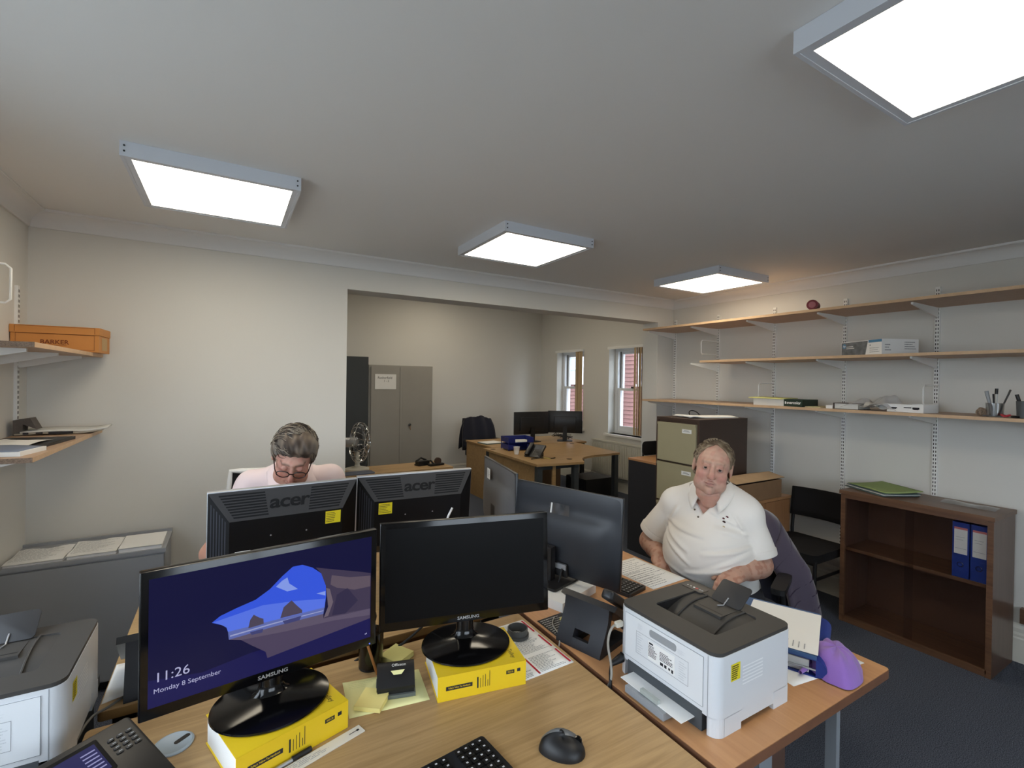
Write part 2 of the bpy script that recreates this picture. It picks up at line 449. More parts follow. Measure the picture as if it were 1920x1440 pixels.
# ------------------------------------------------------------------ windows
def sash_window(name, y0, y1, z0, z1, slide=.0):
    """double hung sash set in the outer half of the wall, seen from inside (-X side)"""
    r = bpy.data.objects.new(name, None); C.objects.link(r); r.location = (0, 0, 0); r['kind'] = 'structure'
    xf = XW+.13; w = .055
    bm = bmesh.new()
    abox(bm, xf, xf+.11, y0, y0+w, z0, z1); abox(bm, xf, xf+.11, y1-w, y1, z0, z1)
    abox(bm, xf, xf+.11, y0+w, y1-w, z1-w, z1); abox(bm, xf, xf+.11, y0+w, y1-w, z0, z0+.045)
    fin('window_frame', bm, m_upvc, r, .003)
    zm = (z0+z1)/2+.02
    def sash(nm, xa, za, zb, bot):
        bm = bmesh.new(); v = .045
        abox(bm, xa, xa+.04, y0+w, y0+w+v, za, zb); abox(bm, xa, xa+.04, y1-w-v, y1-w, za, zb)
        abox(bm, xa, xa+.04, y0+w+v, y1-w-v, za, za+bot); abox(bm, xa, xa+.04, y0+w+v, y1-w-v, zb-.04, zb)
        o = fin(nm, bm, m_upvc, r, .003)
        bm = bmesh.new(); abox(bm, xa+.016, xa+.022, y0+w+v, y1-w-v, za+bot, zb-.04)
        fin('pane', bm, m_glass, o)
        return o
    lo = sash('lower_sash', xf+.01, z0+.045, zm+.02, .07)
    sash('upper_sash', xf+.058, zm-.02, z1-w, .04)
    box('sash_lock', xf-.006, xf+.012, (y0+y1)/2-.03, (y0+y1)/2+.03, zm+.02, zm+.045, m_darksteel, r, .003)
    box('sash_channel', xf+.052, xf+.056, y1-w-.012, y1-w+.0, zm, z1-w, m_blacksat, r, 0)
    # sill board
    bm = bmesh.new(); abox(bm, XW-.05, xf, y0-.05, y1+.05, z0-.03, z0)
    fin('window_sill', bm, m_white, r, .006)
    return r
w1 = sash_window('window_1', *WINS[0]); w2 = sash_window('window_2', *WINS[1])
# vertical blinds drawn to the near side of each window
def blinds(y0, y1, z0, z1, width, n, ang, label):
    t = thing('vertical_blind', label, 'blind', (XW-.052, y0-.02, z1+.01), 0, 'vertical blinds in the alcove')
    box('head_rail', -.005, .035, .005, y1-y0-.005, -.04, -.002, m_white, t, .003)
    for i in range(n):
        y = .015+width*(i+.5)/n
        M = T3((.016, y, 0), rz=math.radians(ang+6*math.sin(i*2.1)))
        bm = bmesh.new(); abox(bm, -.044, .044, -.0012, .0012, -(z1-z0)+.02, -.04, M)
        fin('slat', bm, m_blind, t)
    return t
blinds(*WINS[0], .19, 4, 62, 'beige vertical blind gathered beside the nearer alcove window')
blinds(*WINS[1], .17, 3, 80, 'beige vertical blind gathered beside the far alcove window')
# side window beside the camera (out of frame): frame, mullion and panes
def side_window():
    r = bpy.data.objects.new('window_3', None); C.objects.link(r); r['kind'] = 'structure'
    xa, xb = XL-.16, XL-.08; w = .06
    bm = bmesh.new()
    abox(bm, xa, xb, WY0, WY0+w, WZ0, WZ1); abox(bm, xa, xb, WY1-w, WY1, WZ0, WZ1)
    abox(bm, xa, xb, WY0+w, WY1-w, WZ0, WZ0+w); abox(bm, xa, xb, WY0+w, WY1-w, WZ1-w, WZ1)
    ym = (WY0+WY1)/2; abox(bm, xa, xb, ym-.03, ym+.03, WZ0+w, WZ1-w)
    fin('window_frame', bm, m_upvc, r, .003)
    for a, b in ((WY0+w, ym-.03), (ym+.03, WY1-w)):
        bm = bmesh.new(); abox(bm, xa+.03, xa+.036, a, b, WZ0+w, WZ1-w); fin('pane', bm, m_glass, r)
    box('window_sill', XL-.08, XL+.03, WY0-.04, WY1+.04, WZ0-.03, WZ0, m_white, r, .005)
side_window()
def added_back_window():  # unseen window behind the camera, added to brighten the ceiling
    r = bpy.data.objects.new('added_window_4', None); C.objects.link(r); r['kind'] = 'structure'
    ya, yb_ = YB-.14, YB-.06; w = .06; xm = (BX0+BX1)/2
    bm = bmesh.new()
    abox(bm, BX0, BX0+w, ya, yb_, BZ0, BZ1); abox(bm, BX1-w, BX1, ya, yb_, BZ0, BZ1)
    abox(bm, BX0+w, BX1-w, ya, yb_, BZ0, BZ0+w); abox(bm, BX0+w, BX1-w, ya, yb_, BZ1-w, BZ1); abox(bm, xm-.03, xm+.03, ya, yb_, BZ0+w, BZ1-w)
    fin('window_frame', bm, m_upvc, r, .003)
    for a, b in ((BX0+w, xm-.03), (xm+.03, BX1-w)):
        bm = bmesh.new(); abox(bm, a, b, ya+.03, ya+.036, BZ0+w, BZ1-w); fin('pane', bm, m_glass, r)
    box('window_sill', BX0-.04, BX1+.04, YB-.06, YB+.03, BZ0-.03, BZ0, m_white, r, .005)
added_back_window()

# ------------------------------------------------------------------ neighbouring tile-hung house outside
def neighbour():
    t = thing('neighbouring_house', 'red tile-hung house wall with white windows seen outside the alcove windows', 'building', (9.5, 7.5, 0))
    box('wall', .06, .4, -6, 9, -1, 7, m_brick, t, 0)
    me = None
    hgt = .115
    for i in range(34):                                   # tile courses, each tilted and lapping the next
        z = -.2+i*hgt
        if me is None:
            bm = bmesh.new(); abox(bm, -.014, .014, -6, 9, 0, hgt*1.12, T3((0, 0, 0), ry=math.radians(11)))
            o = fin('tile_course', bm, m_brick, t); me = o.data
        else:
            o = bpy.data.objects.new('tile_course', me); C.objects.link(o); o.parent = t
        o.location = (.03, 0, z)
    for yc, zc in ((1.45, 2.0), (4.55, 2.02), (-1.9, 2.0)):
        bm = bmesh.new(); w, h = .40, .44
        abox(bm, -.06, .06, yc-w, yc-w+.09, zc-h, zc+h); abox(bm, -.06, .06, yc+w-.09, yc+w, zc-h, zc+h)
        abox(bm, -.06, .06, yc-w+.09, yc+w-.09, zc-h, zc-h+.09); abox(bm, -.06, .06, yc-w+.09, yc+w-.09, zc+h-.09, zc+h)
        abox(bm, -.06, .06, yc-w+.09, yc+w-.09, zc-.035, zc+.035)
        abox(bm, -.10, .06, yc-w-.06, yc+w+.06, zc-h-.06, zc-h)
        wo = fin('window', bm, m_upvc, t, .004)
        for za, zb in ((zc-h+.09, zc-.035), (zc+.035, zc+h-.09)):
            box('pane', -.01, .02, yc-w+.09, yc+w-.09, za, zb, mat('reflecting_glass', (150, 172, 196), .15, spec=.8), wo, 0)
neighbour()
box('ground', -60, 60, -60, 60, -.4, -.3, mat('bounce_paving', (158, 158, 154), .95), None, 0)['kind'] = 'structure'  # unseen ground, its tone set to bounce skylight into the room

# ------------------------------------------------------------------ ceiling lights
m_lens = emis('lit_diffuser', (255, 242, 217), LAMP_POWER, True)
m_lframe = mat('light_frame', (214, 219, 228), .4)
def ceiling_light(x, y, label, z=None):
    t = thing('ceiling_light', label, 'ceiling light', (x, y, ZC if z is None else z), 0, 'square ceiling light panels')
    a, b = .303, .272; zb = -.056
    bm = bmesh.new()
    abox(bm, -a, a, -a, -a+.010, zb, -.001); abox(bm, -a, a, a-.010, a, zb, -.001)
    abox(bm, -a, -a+.010, -a+.01, a-.01, zb, -.001); abox(bm, a-.010, a, -a+.01, a-.01, zb, -.001)
    fin('housing', bm, m_lframe, t, .001)
    bm = bmesh.new(); z0, z1 = zb+.002, zb+.008
    abox(bm, -a+.01, a-.01, -a+.01, -b, z0, z1); abox(bm, -a+.01, a-.01, b, a-.01, z0, z1)
    abox(bm, -a+.01, -b, -b, b, z0, z1); abox(bm, b, a-.01, -b, b, z0, z1)
    fin('rim', bm, m_lframe, t, .001)
    box('diffuser', -b, b, -b, b, zb+.004, zb+.009, m_lens, t, 0)
    bm = bmesh.new()
    for sx in (-1, 1):
        for k in (0, 1):
            for sy in (-1, 1):
                alathe(bm, [(.0035, 0), (.0035, .002)], 8, T3((sx*(a-.014), sy*(a+.0015), -.018-.02*k), rx=sy*-PI/2 if sy > 0 else PI/2))
    fin('screws', bm, m_darksteel, t)['kind'] = 'stuff'
    return t
ceiling_light(-.047, 2.524, 'square ceiling light panel above the left desk and orange box shelf')
ceiling_light(1.551, 2.51, 'square ceiling light panel in the middle, in front of the beam')
ceiling_light(3.302, 2.50, 'small-looking far ceiling light panel above the brown filing cabinet')
ceiling_light(1.464, .354, 'large near ceiling light panel cut by the top right edge')
ceiling_light(1.9, 5.3, 'unseen ceiling light panel added inside the alcove, above the low cupboard', ZA)  # the alcove panels are out of view, added to brighten its walls
ceiling_light(3.5, 5.3, 'unseen ceiling light panel added inside the alcove, above the corner desk', ZA)
ceiling_light(.3, 5.3, 'unseen ceiling light panel added inside the alcove, behind the left wall', ZA)
ceiling_light(2.7, 6.3, 'unseen ceiling light panel added inside the alcove, near the far wall', ZA)
# ------------------------------------------------------------------ desks of the main office
def desk(name, label, x0, x1, y0, y1, mt, me_, legs, zt=.73, th=.025, panel=None, legmat=None):
    t = thing(name, label, 'desk', ((x0+x1)/2, (y0+y1)/2, 0))
    hx, hy = (x1-x0)/2, (y1-y0)/2
    bm = bmesh.new(); aprism(bm, rrect(2*hx, 2*hy, .012, 4), zt-th, zt-.0015)
    fin('edge_band', bm, me_, t, .001)
    bm = bmesh.new(); aprism(bm, rrect(2*hx-.002, 2*hy-.002, .011, 4), zt-.0015, zt)
    fin('desk_top', bm, mt, t)
    for (x, y, w, d) in legs:
        box('leg', x-w/2, x+w/2, y-d/2, y+d/2, 0, zt-th, legmat or m_blackmetal, t, .003)
    if panel: box('modesty_panel', *panel, me_, t, .001)
    return t
t = desk('office_desk', 'oak desk nearest the camera carrying two monitors on yellow books', -.287, .927, .66, 1.50, m_oak, m_oakedge,
     [(-.56, -.37, .05, .05), (.56, -.37, .05, .05), (-.56, .37, .05, .05), (.56, .37, .05, .05)], panel=(-.52, .52, .33, .348, .25, .7))
# cable grommet let into the top
bm = bmesh.new(); alathe(bm, [(.0, .7302), (.040, .7302), (.0405, .7335), (.036, .7355), (.0345, .7345), (.0, .7345)], 28, T3((-.102-.32, 1.345-1.08, 0)), cap=False)
g = fin('cable_grommet', bm, mat('grommet_grey', (166, 178, 186), .4), t, smooth=40)
bm = bmesh.new(); aprism(bm, rrect(.012, .036, .0059, 5), .7345, .7350, T3((-.102-.32+.016, 1.345-1.08+.006, 0), rz=math.radians(-52)))
fin('slot', bm, m_blackpl, g)
desk('office_desk', 'oak desk facing the near one where the man in glasses works', -.28, .925, 1.565, 2.365, m_oak, m_oakedge,
     [(-.55, -.35, .05, .05), (.55, -.35, .05, .05), (-.55, .35, .05, .05), (.55, .35, .05, .05)], panel=(-.52, .52, -.33, -.312, .25, .7))
t = desk('office_desk', 'beech desk with the white printer, in front of the man in the polo shirt', .945, 1.737, .655, 2.255, m_beech, m_beechedge,
     [(-.16, -.735, .055, .03), (.20, -.735, .02, .03), (-.16, .735, .055, .03)], th=.027, legmat=m_legsilver)
bm = bmesh.new(); alathe(bm, [(.006, 0), (.006, .003), (.003, .004)], 10, T3((-.16, -.751, .655), rx=PI/2)); fin('leg_bolt', bm, m_darksteel, t)
# pedestal of drawers under the beech desk
t = thing('drawer_pedestal', 'dark wooden drawer pedestal under the beech desk', 'drawers', (1.22, 1.05, 0))
box('body', -.2, .2, -.26, .26, .04, .60, m_walnut_v, t)
for k in range(3): box('drawer', .2, .216, -.25, .25, .06+.18*k, .23+.18*k, m_walnut_v, t)
# stand carrying the left printer
t = thing('printer_stand', 'dark low stand under the printer by the left edge', 'stand', (-.545, 1.52, 0))
box('top', -.23, .235, -.25, .25, .70, .728, m_darksteel, t, .003)
box('side_panel', -.225, -.205, -.24, .24, 0, .70, m_darksteel, t); box('side_panel', .205, .225, -.24, .24, 0, .70, m_darksteel, t)
box('shelf', -.205, .205, -.24, .24, .3, .32, m_darksteel, t)
# low grey steel cabinet under the left shelves
t = thing('low_cabinet', 'low grey steel cabinet with papers on top, below the left shelves', 'cabinet', (-.592, 3.235, 0))
box('body', -.31, .31, -.155, .175, .05, .665, m_greysteel2, t, .003)
box('top', -.316, .316, -.165, .18, .665, .685, m_greysteel2, t, .004)
box('back_lip', -.316, .316, .165, .18, .685, .70, m_greysteel2, t, .003)
box('plinth', -.29, .29, -.13, .17, 0, .05, m_blackmetal, t)
box('door', -.308, .308, -.164, -.157, .06, .655, m_greysteel2, t, .002)

# ------------------------------------------------------------------ right wall: tracks, shelves
UY = [3.405, 2.90, 2.36, 1.82, 1.277, .735]
def upright(x, y, z0, z1, inward, label):
    t = thing('shelf_upright', label, 'shelf track', (x, y, z0), 0 if inward < 0 else PI, 'slotted shelf uprights')
    h = z1-z0
    box('rail', -.013, 0, -.0125, .0125, 0, h, m_white, t, .001)
    bm = bmesh.new(); z = .012
    while z < h-.02:
        for s_ in (-1, 1):
            abox(bm, -.0136, -.0128, s_*.0058-.0022, s_*.0058+.0022, z, z+.014)
        z += .025
    fin('slots', bm, mat('slot_shadow', (52, 48, 46), .9), t)['kind'] = 'stuff'
    return t
def bracket(parent, y, zt, depth, wall, s_):
    bm = bmesh.new()
    pts = [(0, 0), (depth, 0), (depth, -.012), (.03, -.062), (0, -.066)]
    a = [bm.verts.new((wall+s_*p[0], y-.006, zt+p[1])) for p in pts]; b = [bm.verts.new((wall+s_*p[0], y+.006, zt+p[1])) for p in pts]
    bm.faces.new(a); bm.faces.new(b[::-1])
    for i in range(5): bm.faces.new((a[i], a[(i+1) % 5], b[(i+1) % 5], b[i]))
    return fin('bracket', bm, m_white, parent, .001)
lab = ['in the corner next to the alcove opening', 'above the brown filing cabinet', 'behind the seated man in the polo shirt', 'behind the black chair', 'above the dark wooden bookcase']
for y, l in zip(UY[:5], lab): upright(XR, y, .35 if y < 2.3 else .60, 2.242, -1, 'white slotted shelf track '+l)
def shelf(name, label, x0, x1, y0, y1, zt, th, wall, s_, bys, endchip=False):
    t = thing(name, label, 'shelf')
    fx = x0 if s_ < 0 else x1
    box('board', x0+(.002 if s_ < 0 else 0), x1-(.002 if s_ > 0 else 0), y0, y1, zt-th, zt, m_shelf, t, .0008)
    box('edge_strip', min(fx, fx-s_*.002), max(fx, fx-s_*.002), y0, y1, zt-th, zt, m_shelfedge, t, 0)
    if endchip: box('raw_end', x0, x1, y0-.001, y0, zt-th, zt, m_chip, t, 0)
    for y in bys: bracket(t, y, zt-th, abs(x1-x0)-.06, wall+s_*.013, s_)
    return t
XSF = 3.522
shelf('wall_shelf', 'top wooden wall shelf on the right, with the red candle', XSF, XR-.014, -.3, 3.425, 2.124, .018, XR, -1, UY)
shelf('wall_shelf', 'middle wooden wall shelf on the right, with the toner box', XSF, XR-.014, -.3, 2.755, 1.792, .018, XR, -1, UY[1:])
shelf('wall_shelf', 'lowest wooden wall shelf on the right, above the filing cabinet', XSF, XR-.014, -.3, 3.42, 1.431, .018, XR, -1, UY)
# wire bookends clipped to the tracks
def bookend(x, y, z, s_, label, w=.22, h=.125):
    t = thing('wire_bookend', label, 'bookend', (x, y, z), 0, 'white wire bookends')
    pts = [(0, 0, h), (s_*(w-.015), 0, h), (s_*w, 0, h-.015), (s_*w, 0, .015), (s_*(w-.015), 0, 0), (0, 0, 0)]
    tube('wire', pts, .0048, m_white, t)
    return t
bookend(XR-.014, 2.89, 1.862, -1, 'white wire bookend above the middle shelf, near the alcove', .25, .125)
bookend(XR-.014, 2.35, 1.475, -1, 'white wire bookend behind the green paper box', .22, .125)
bookend(XR-.014, 1.268, 1.474, -1, 'white wire bookend beside the open white carton', .22, .125)
# left wall shelves
upright(XL, 3.275, 1.15, 2.02, 1, 'white slotted shelf track in the left corner by the orange box')
shelf('wall_shelf', 'upper left wall shelf holding the orange box', XL+.014, -.60, 2.345, 3.425, 1.70, .018, XL, 1, [2.5, 2.89, 3.275], True)
shelf('wall_shelf', 'lower left wall shelf with magazines and folders', XL+.014, -.60, 2.335, 3.425, 1.287, .018, XL, 1, [2.45, 2.89, 3.275], True)
bookend(XL+.014, 2.60, 1.86, 1, 'white wire bookend loop at the left edge', .16, .15)

# ------------------------------------------------------------------ filing cabinet
t = thing('filing_cabinet', 'tall brown filing cabinet with olive drawers behind the seated man', 'filing cabinet', (2.99, 2.33, 0))
D, Wd, H = .58, .41, 1.32
box('body', .012, D, 0, Wd, 0, H, m_brownsteel, t, .004)
box('front_frame', 0, .012, 0, .018, 0, H, m_brownsteel, t, .002); box('front_frame', 0, .012, Wd-.018, Wd, 0, H, m_brownsteel, t, .002)
box('front_frame', 0, .012, .018, Wd-.018, H-.02, H, m_brownsteel, t, .002)
for k in range(4):
    z0 = .03+k*.317; z1 = z0+.305
    d = box('drawer', -.012, .012, .022, Wd-.022, z0, z1-.022, m_olive, t, .004)
    bm = bmesh.new(); abox(bm, -.016, .012, .022, Wd-.022, z1-.024, z1-.004); fin('pull_lip', bm, m_olive, d, .006)
    box('label_holder', -.0145, -.0118, .06, .145, z1-.075, z1-.045, m_paper, d, .001)
    bars('label_print', [(-.03, .03, -.004, .000), (-.025, .02, .004, .007)], frame_from((-.0147, .1025, z1-.06), (0, -1, 0), (0, 0, 1)), m_printg, d)
# charcoal cupboard with a beech top beside it
t = thing('side_cupboard', 'charcoal cupboard with beech top left of the filing cabinet', 'cupboard', (3.30, 2.80, 0))
box('body', 0, .45, 0, .565, .0, .855, mat('charcoal_melamine', (48, 49, 54), .5), t, .002)
box('top', -.004, .455, -.004, .569, .855, .873, m_beech, t, .002)
# beech cupboard behind the man, with a cardboard box
t = thing('side_cupboard', 'beech cupboard against the right wall under the cardboard box', 'cupboard', (3.10, 2.085, 0))
box('body', 0, .66, .012, .232, .03, .715, m_beech_v, t, .002); box('top', -.004, .664, -.004, .236, .715, .735, m_beech, t, .002)
box('door', .005, .325, 0, .012, .04, .71, m_beech_v, t, .002); box('door', .33, .655, 0, .012, .04, .71, m_beech_v, t, .002)
t = thing('cardboard_box', 'open brown cardboard box on the beech cupboard behind the man', 'box', (3.36, 2.198, .7352), 0)
bm = bmesh.new()
abox(bm, -.28, .28, -.11, -.106, 0, .135); abox(bm, -.28, .28, .106, .11, 0, .135); abox(bm, -.28, -.276, -.106, .106, 0, .135); abox(bm, .276, .28, -.106, .106, 0, .135); abox(bm, -.276, .276, -.106, .106, 0, .004)
fin('tray', bm, m_card, t)
box('inner_fill', -.27, .27, -.10, .10, .004, .10, mat('black_fill', (30, 28, 26), .9), t)  # plain black block filling the inside of the box
for (x0, x1, y0, y1, M) in ((-.28, .31, 0, .13, T3((0, -.115, .146), rx=math.radians(10))), (-.27, .29, -.12, 0, T3((.02, .112, .142), rx=math.radians(-4)))):
    bm = bmesh.new(); abox(bm, x0, x1, y0, y1, 0, .004, M); fin('flap', bm, m_cardlight, t)

# ------------------------------------------------------------------ bookcase with sliding glass
t = thing('bookcase', 'dark wooden two-shelf bookcase with sliding glass doors on the right', 'bookcase', (3.585, .895, 0))
Dp, Wd, H = .355, .755, .885
box('side_panel', .012, Dp, 0, .02, 0, H-.028, m_walnut_v, t); box('side_panel', .012, Dp, Wd-.02, Wd, 0, H-.028, m_walnut_v, t)
box('front_stile', 0, .012, 0, .026, 0, H-.028, m_walnut, t); box('front_stile', 0, .012, Wd-.026, Wd, 0, H-.028, m_walnut, t)
box('top', -.012, Dp, -.006, Wd+.006, H-.024, H, m_walnut, t, .002)
box('top_rail', 0, .02, .026, Wd-.026, H-.052, H-.024, m_walnut, t)
box('bottom_board', 0, Dp, .02, Wd-.02, .018, .04, m_walnut, t); box('plinth', .004, .02, .02, Wd-.02, 0, .018, m_walnut, t)
box('shelf', .035, Dp-.01, .02, Wd-.02, .478, .498, m_walnut, t)
box('back_panel', Dp-.008, Dp, .02, Wd-.02, .04, H-.024, mat('back_board', (92, 64, 48), .6), t)
box('glass_door', .014, .018, .026, .40, .04, H-.052, m_cabglass, t, 0); box('glass_door', .022, .026, .36, Wd-.026, .04, H-.052, m_cabglass, t, 0)

# ------------------------------------------------------------------ black stacking chair
def stack_chair(label, loc, rz):
    t = thing('stacking_chair', label, 'chair', loc, rz)      # faces local -x
    bm = bmesh.new(); aprism(bm, rrect(.44, .40, .05, 5), .41, .465); fin('seat', bm, m_blackfab, t, .016, 3)
    def bk(u, v):
        y = (u-.5)*.405; z = .60+v*.21; return (.245+.025*v-.10*(2*abs(u-.5))**2*.35, y, z)
    bm = bmesh.new(); agrid(bm, bk, 13, 6); fin('backrest', bm, m_blackfab, t, smooth=60, solid=.035)
    for s_ in (-1, 1):
        tube('leg', [(-.20, s_*.185, 0), (-.19, s_*.185, .42)], .0125, m_blackmetal, t)
        tube('leg', [(.27, s_*.185, 0), (.21, s_*.185, .40), (.215, s_*.19, .5), (.245, s_*.19, .80)], .0125, m_blackmetal, t)
        tube('side_rail', [(-.192, s_*.185, .30), (.222, s_*.185, .30)], .01, m_blackmetal, t)
    tube('seat_rail', [(-.19, -.185, .40), (-.19, .185, .40)], .01, m_blackmetal, t)
    return t
stack_chair('black upholstered stacking chair against the right wall left of the bookcase', (3.535, 1.873, 0), 0)
# cable box on the wall right of the bookcase
t = thing('cable_trunking', 'dark brown wooden block above the skirting at the right edge', 'block', (XR-.03, .60, .235))
box('block', -.01, .03, -.25, .268, 0, .085, m_walnut, t, .004)

# ------------------------------------------------------------------ alcove furniture
# grey two-door steel cupboard with a notice
t = thing('steel_cupboard', 'tall grey two-door steel cupboard with a white notice in the alcove', 'cupboard', (1.655, 6.66, 0))
box('carcass', 0, .93, .02, .46, 0, 1.785, m_greysteel, t, .003)
box('door', .03, .455, 0, .02, .06, 1.762, m_greysteel, t, .003); box('door', .475, .905, 0, .02, .06, 1.762, m_greysteel, t, .003)
box('door_strip', .438, .472, -.008, .004, .06, 1.762, m_greysteel, t, .002)
bm = bmesh.new(); alathe(bm, [(.02, 0), (.02, .012), (.012, .02), (.012, .03)], 14, T3((.585, 0, .94), rx=PI/2)); h_ = fin('lock_knob', bm, m_darksteel, t, smooth=40)
tube('key', [(.585, -.03, .93), (.583, -.034, .90), (.587, -.034, .87)], .004, m_card, h_)
n_ = thing('notice_sheet', 'white printed notice on the left door of the grey cupboard', 'notice', (1.885, 6.656, 1.553))
box('sheet', -.148, .148, -.002, 0, -.105, .105, m_paper, n_, 0)
text('print', 'Rotherfield', .045, frame_from((-.01, -.0022, .055), (1, 0, 0), (0, 0, 1)), m_print, n_)
text('print', '1 - 2', .04, frame_from((.01, -.0022, .01), (1, 0, 0), (0, 0, 1)), m_print, n_)
t = thing('tall_cabinet', 'tall charcoal cabinet left of the grey cupboard, half hidden by the wall', 'cabinet', (1.645, 6.62, 0))
box('body', -.9, -.004, .02, .5, 0, 1.89, m_darksteel, t, .003); box('door', -.46, -.012, 0, .02, .05, 1.88, m_darksteel, t, .003); box('door', -.895, -.465, 0, .02, .05, 1.88, m_darksteel, t, .003)
# low oak cabinet in the alcove
t = thing('low_cupboard', 'low oak cupboard in the alcove behind the right back-to-back monitor', 'cupboard', (.62, 4.36, 0), math.radians(3))
box('body', .01, 1.31, .01, .39, 0, .70, m_oak, t, .002); box('top', 0, 1.33, 0, .41, .70, .72, m_oak, t, .002)
# L-shaped oak desk and the straight one behind it
t = thing('corner_desk', 'L-shaped oak desk with curved edge in the alcove', 'desk', (0, 0, 0))
pts = [(2.79, 5.42), (2.745, 4.11), (3.30, 4.035)]
pts += [(p.x, p.y) for p in bez((3.33, 4.06, 0), (3.42, 4.28, 0), (3.60, 4.38, 0), (3.90, 4.36, 0), 10)]
pts += [(4.15, 4.385), (4.27, 5.42)]
bm = bmesh.new(); aprism(bm, pts[::-1], .705, .73); fin('desk_top', bm, m_oak, t, .002)
box('modesty_panel', 2.83, 2.848, 4.2, 5.38, .12, .70, m_oak, t); box('modesty_panel', 2.83, 3.26, 4.135, 4.15, .66, .70, m_darksteel, t)
for (x, y) in ((2.80, 4.16), (3.25, 4.12), (2.85, 5.36), (4.18, 4.5), (4.22, 5.36)): box('leg', x-.03, x+.03, y-.03, y+.03, 0, .705, m_darksteel, t, .003)
box('pedestal_panel', 2.86, 3.30, 4.45, 4.47, .10, .66, mat('dark_oak_panel', (112, 82, 54), .5), t)
box('cable_post', 2.96, 3.00, 4.13, 4.15, .1, .69, m_oak, t)
t = desk('office_desk', 'straight oak desk at the back of the alcove carrying two black monitors', 2.93, 4.50, 5.44, 6.24, m_oak, m_oakedge,
     [(-.74, -.35, .05, .05), (.74, -.35, .05, .05), (.74, .35, .05, .05)], panel=None)
box('end_panel', -.775, -.757, -.38, .38, 0, .705, m_oak, t)
# radiator below the nearer window
t = thing('radiator', 'white ribbed panel radiator under the alcove windows', 'radiator', (XW-.10, 5.2, .22))
box('top_grille', -.01, .085, -.52, .52, .485, .505, m_rad, t, .003)
box('panel', 0, .016, -.515, .515, 0, .485, m_rad, t, .004); box('back_panel', .06, .076, -.515, .515, 0, .485, m_rad, t, .004)
rb = None
for k in range(30):
    y = -.497+k*.0343
    if rb is None: rb = box('rib', -.008, .002, -.009, .009, .02, .465, m_rad, t, .004)
    else:
        o = rb.copy(); C.objects.link(o); o.parent = t; rb_ = o
    (rb if k == 0 else rb_).location = (0, y, 0)
tube('pipe', [(.03, .5, .02), (.03, .56, .01), (.03, .56, -.22)], .008, m_rad, t)
# low black computer tower on the alcove floor
t = thing('computer_tower', 'black computer tower on the floor beside the L-shaped desk', 'computer', (4.02, 4.70, 0))
box('case', -.22, .22, -.10, .30, 0, .38, m_blackpl, t, .006); box('front_bezel', -.23, -.22, -.09, .29, .01, .37, m_blacksat, t, .004)
# ------------------------------------------------------------------ yellow handbooks
ZD = .73
def handbook(label, x, y, rz, grp='yellow handbooks under monitors'):
    """x,y: left end of the spine's foot; spine faces local -y"""
    t = thing('handbook', label, 'book', (x, y, ZD+.0005), rz, grp)
    L, Dp, H = .251, .192, .067
    cm = m_ybook
    box('cover', 0, L, 0, Dp, 0, .0015, cm, t, 0); box('cover', 0, L, 0, Dp, H-.0015, H, cm, t, 0)
    s_ = box('spine', 0, L, -.0015, .0005, 0, H, cm, t, .0006)
    bm = bmesh.new(); abox(bm, .003, L-.003, .001, Dp-.003, .0015, H-.0015); fin('pages', bm, m_paper, t)
    bars('page_lines', [(-.08+.0, .08, -.03+.004*k, -.0295+.004*k) for k in range(15)], frame_from((.0026, .096, H/2), (0, -1, 0), (0, 0, 1)), m_paper2, t)
    F = frame_from((0, -.0016, 0), (1, 0, 0), (0, 0, 1))
    for q in ((.022, .095, .027, .038), (.192, .216, .039, .049), (.224, .234, .041, .050)): bars('spine_label', [q], F, m_print, s_)
    text('spine_title', "Tolley's Yellow Tax Handbook", .0068, F @ T3((.0585, .0325, .0004)), m_ybook, s_, .0001, xs=.72)
    text('spine_year', '2025-26', .0065, F @ T3((.204, .044, .0004)), m_ybook, s_, .0001, xs=.8)
    for k, (sx, w) in enumerate(((.108, .030), (.117, .026), (.124, .032), (.131, .034), (.138, .018), (.143, .042))):
        bars('spine_lines', [(sx, sx+(.004 if k == 0 else .0014), .018, .018+w)], F, m_print, s_)
    text('cover_title', 'Tolley', .018, frame_from((L-.028, .045, H), (0, -1, 0), (1, 0, 0)), m_print, t, .0001)
    return t
a1 = math.atan2(1.207-1.13, .262-.02)
handbook('thick yellow handbook under the lit monitor', .020, 1.130, a1)
handbook('thick yellow handbook under the dark monitor', .484, 1.181, math.radians(-10.5))
ZB = ZD+.0005+.067

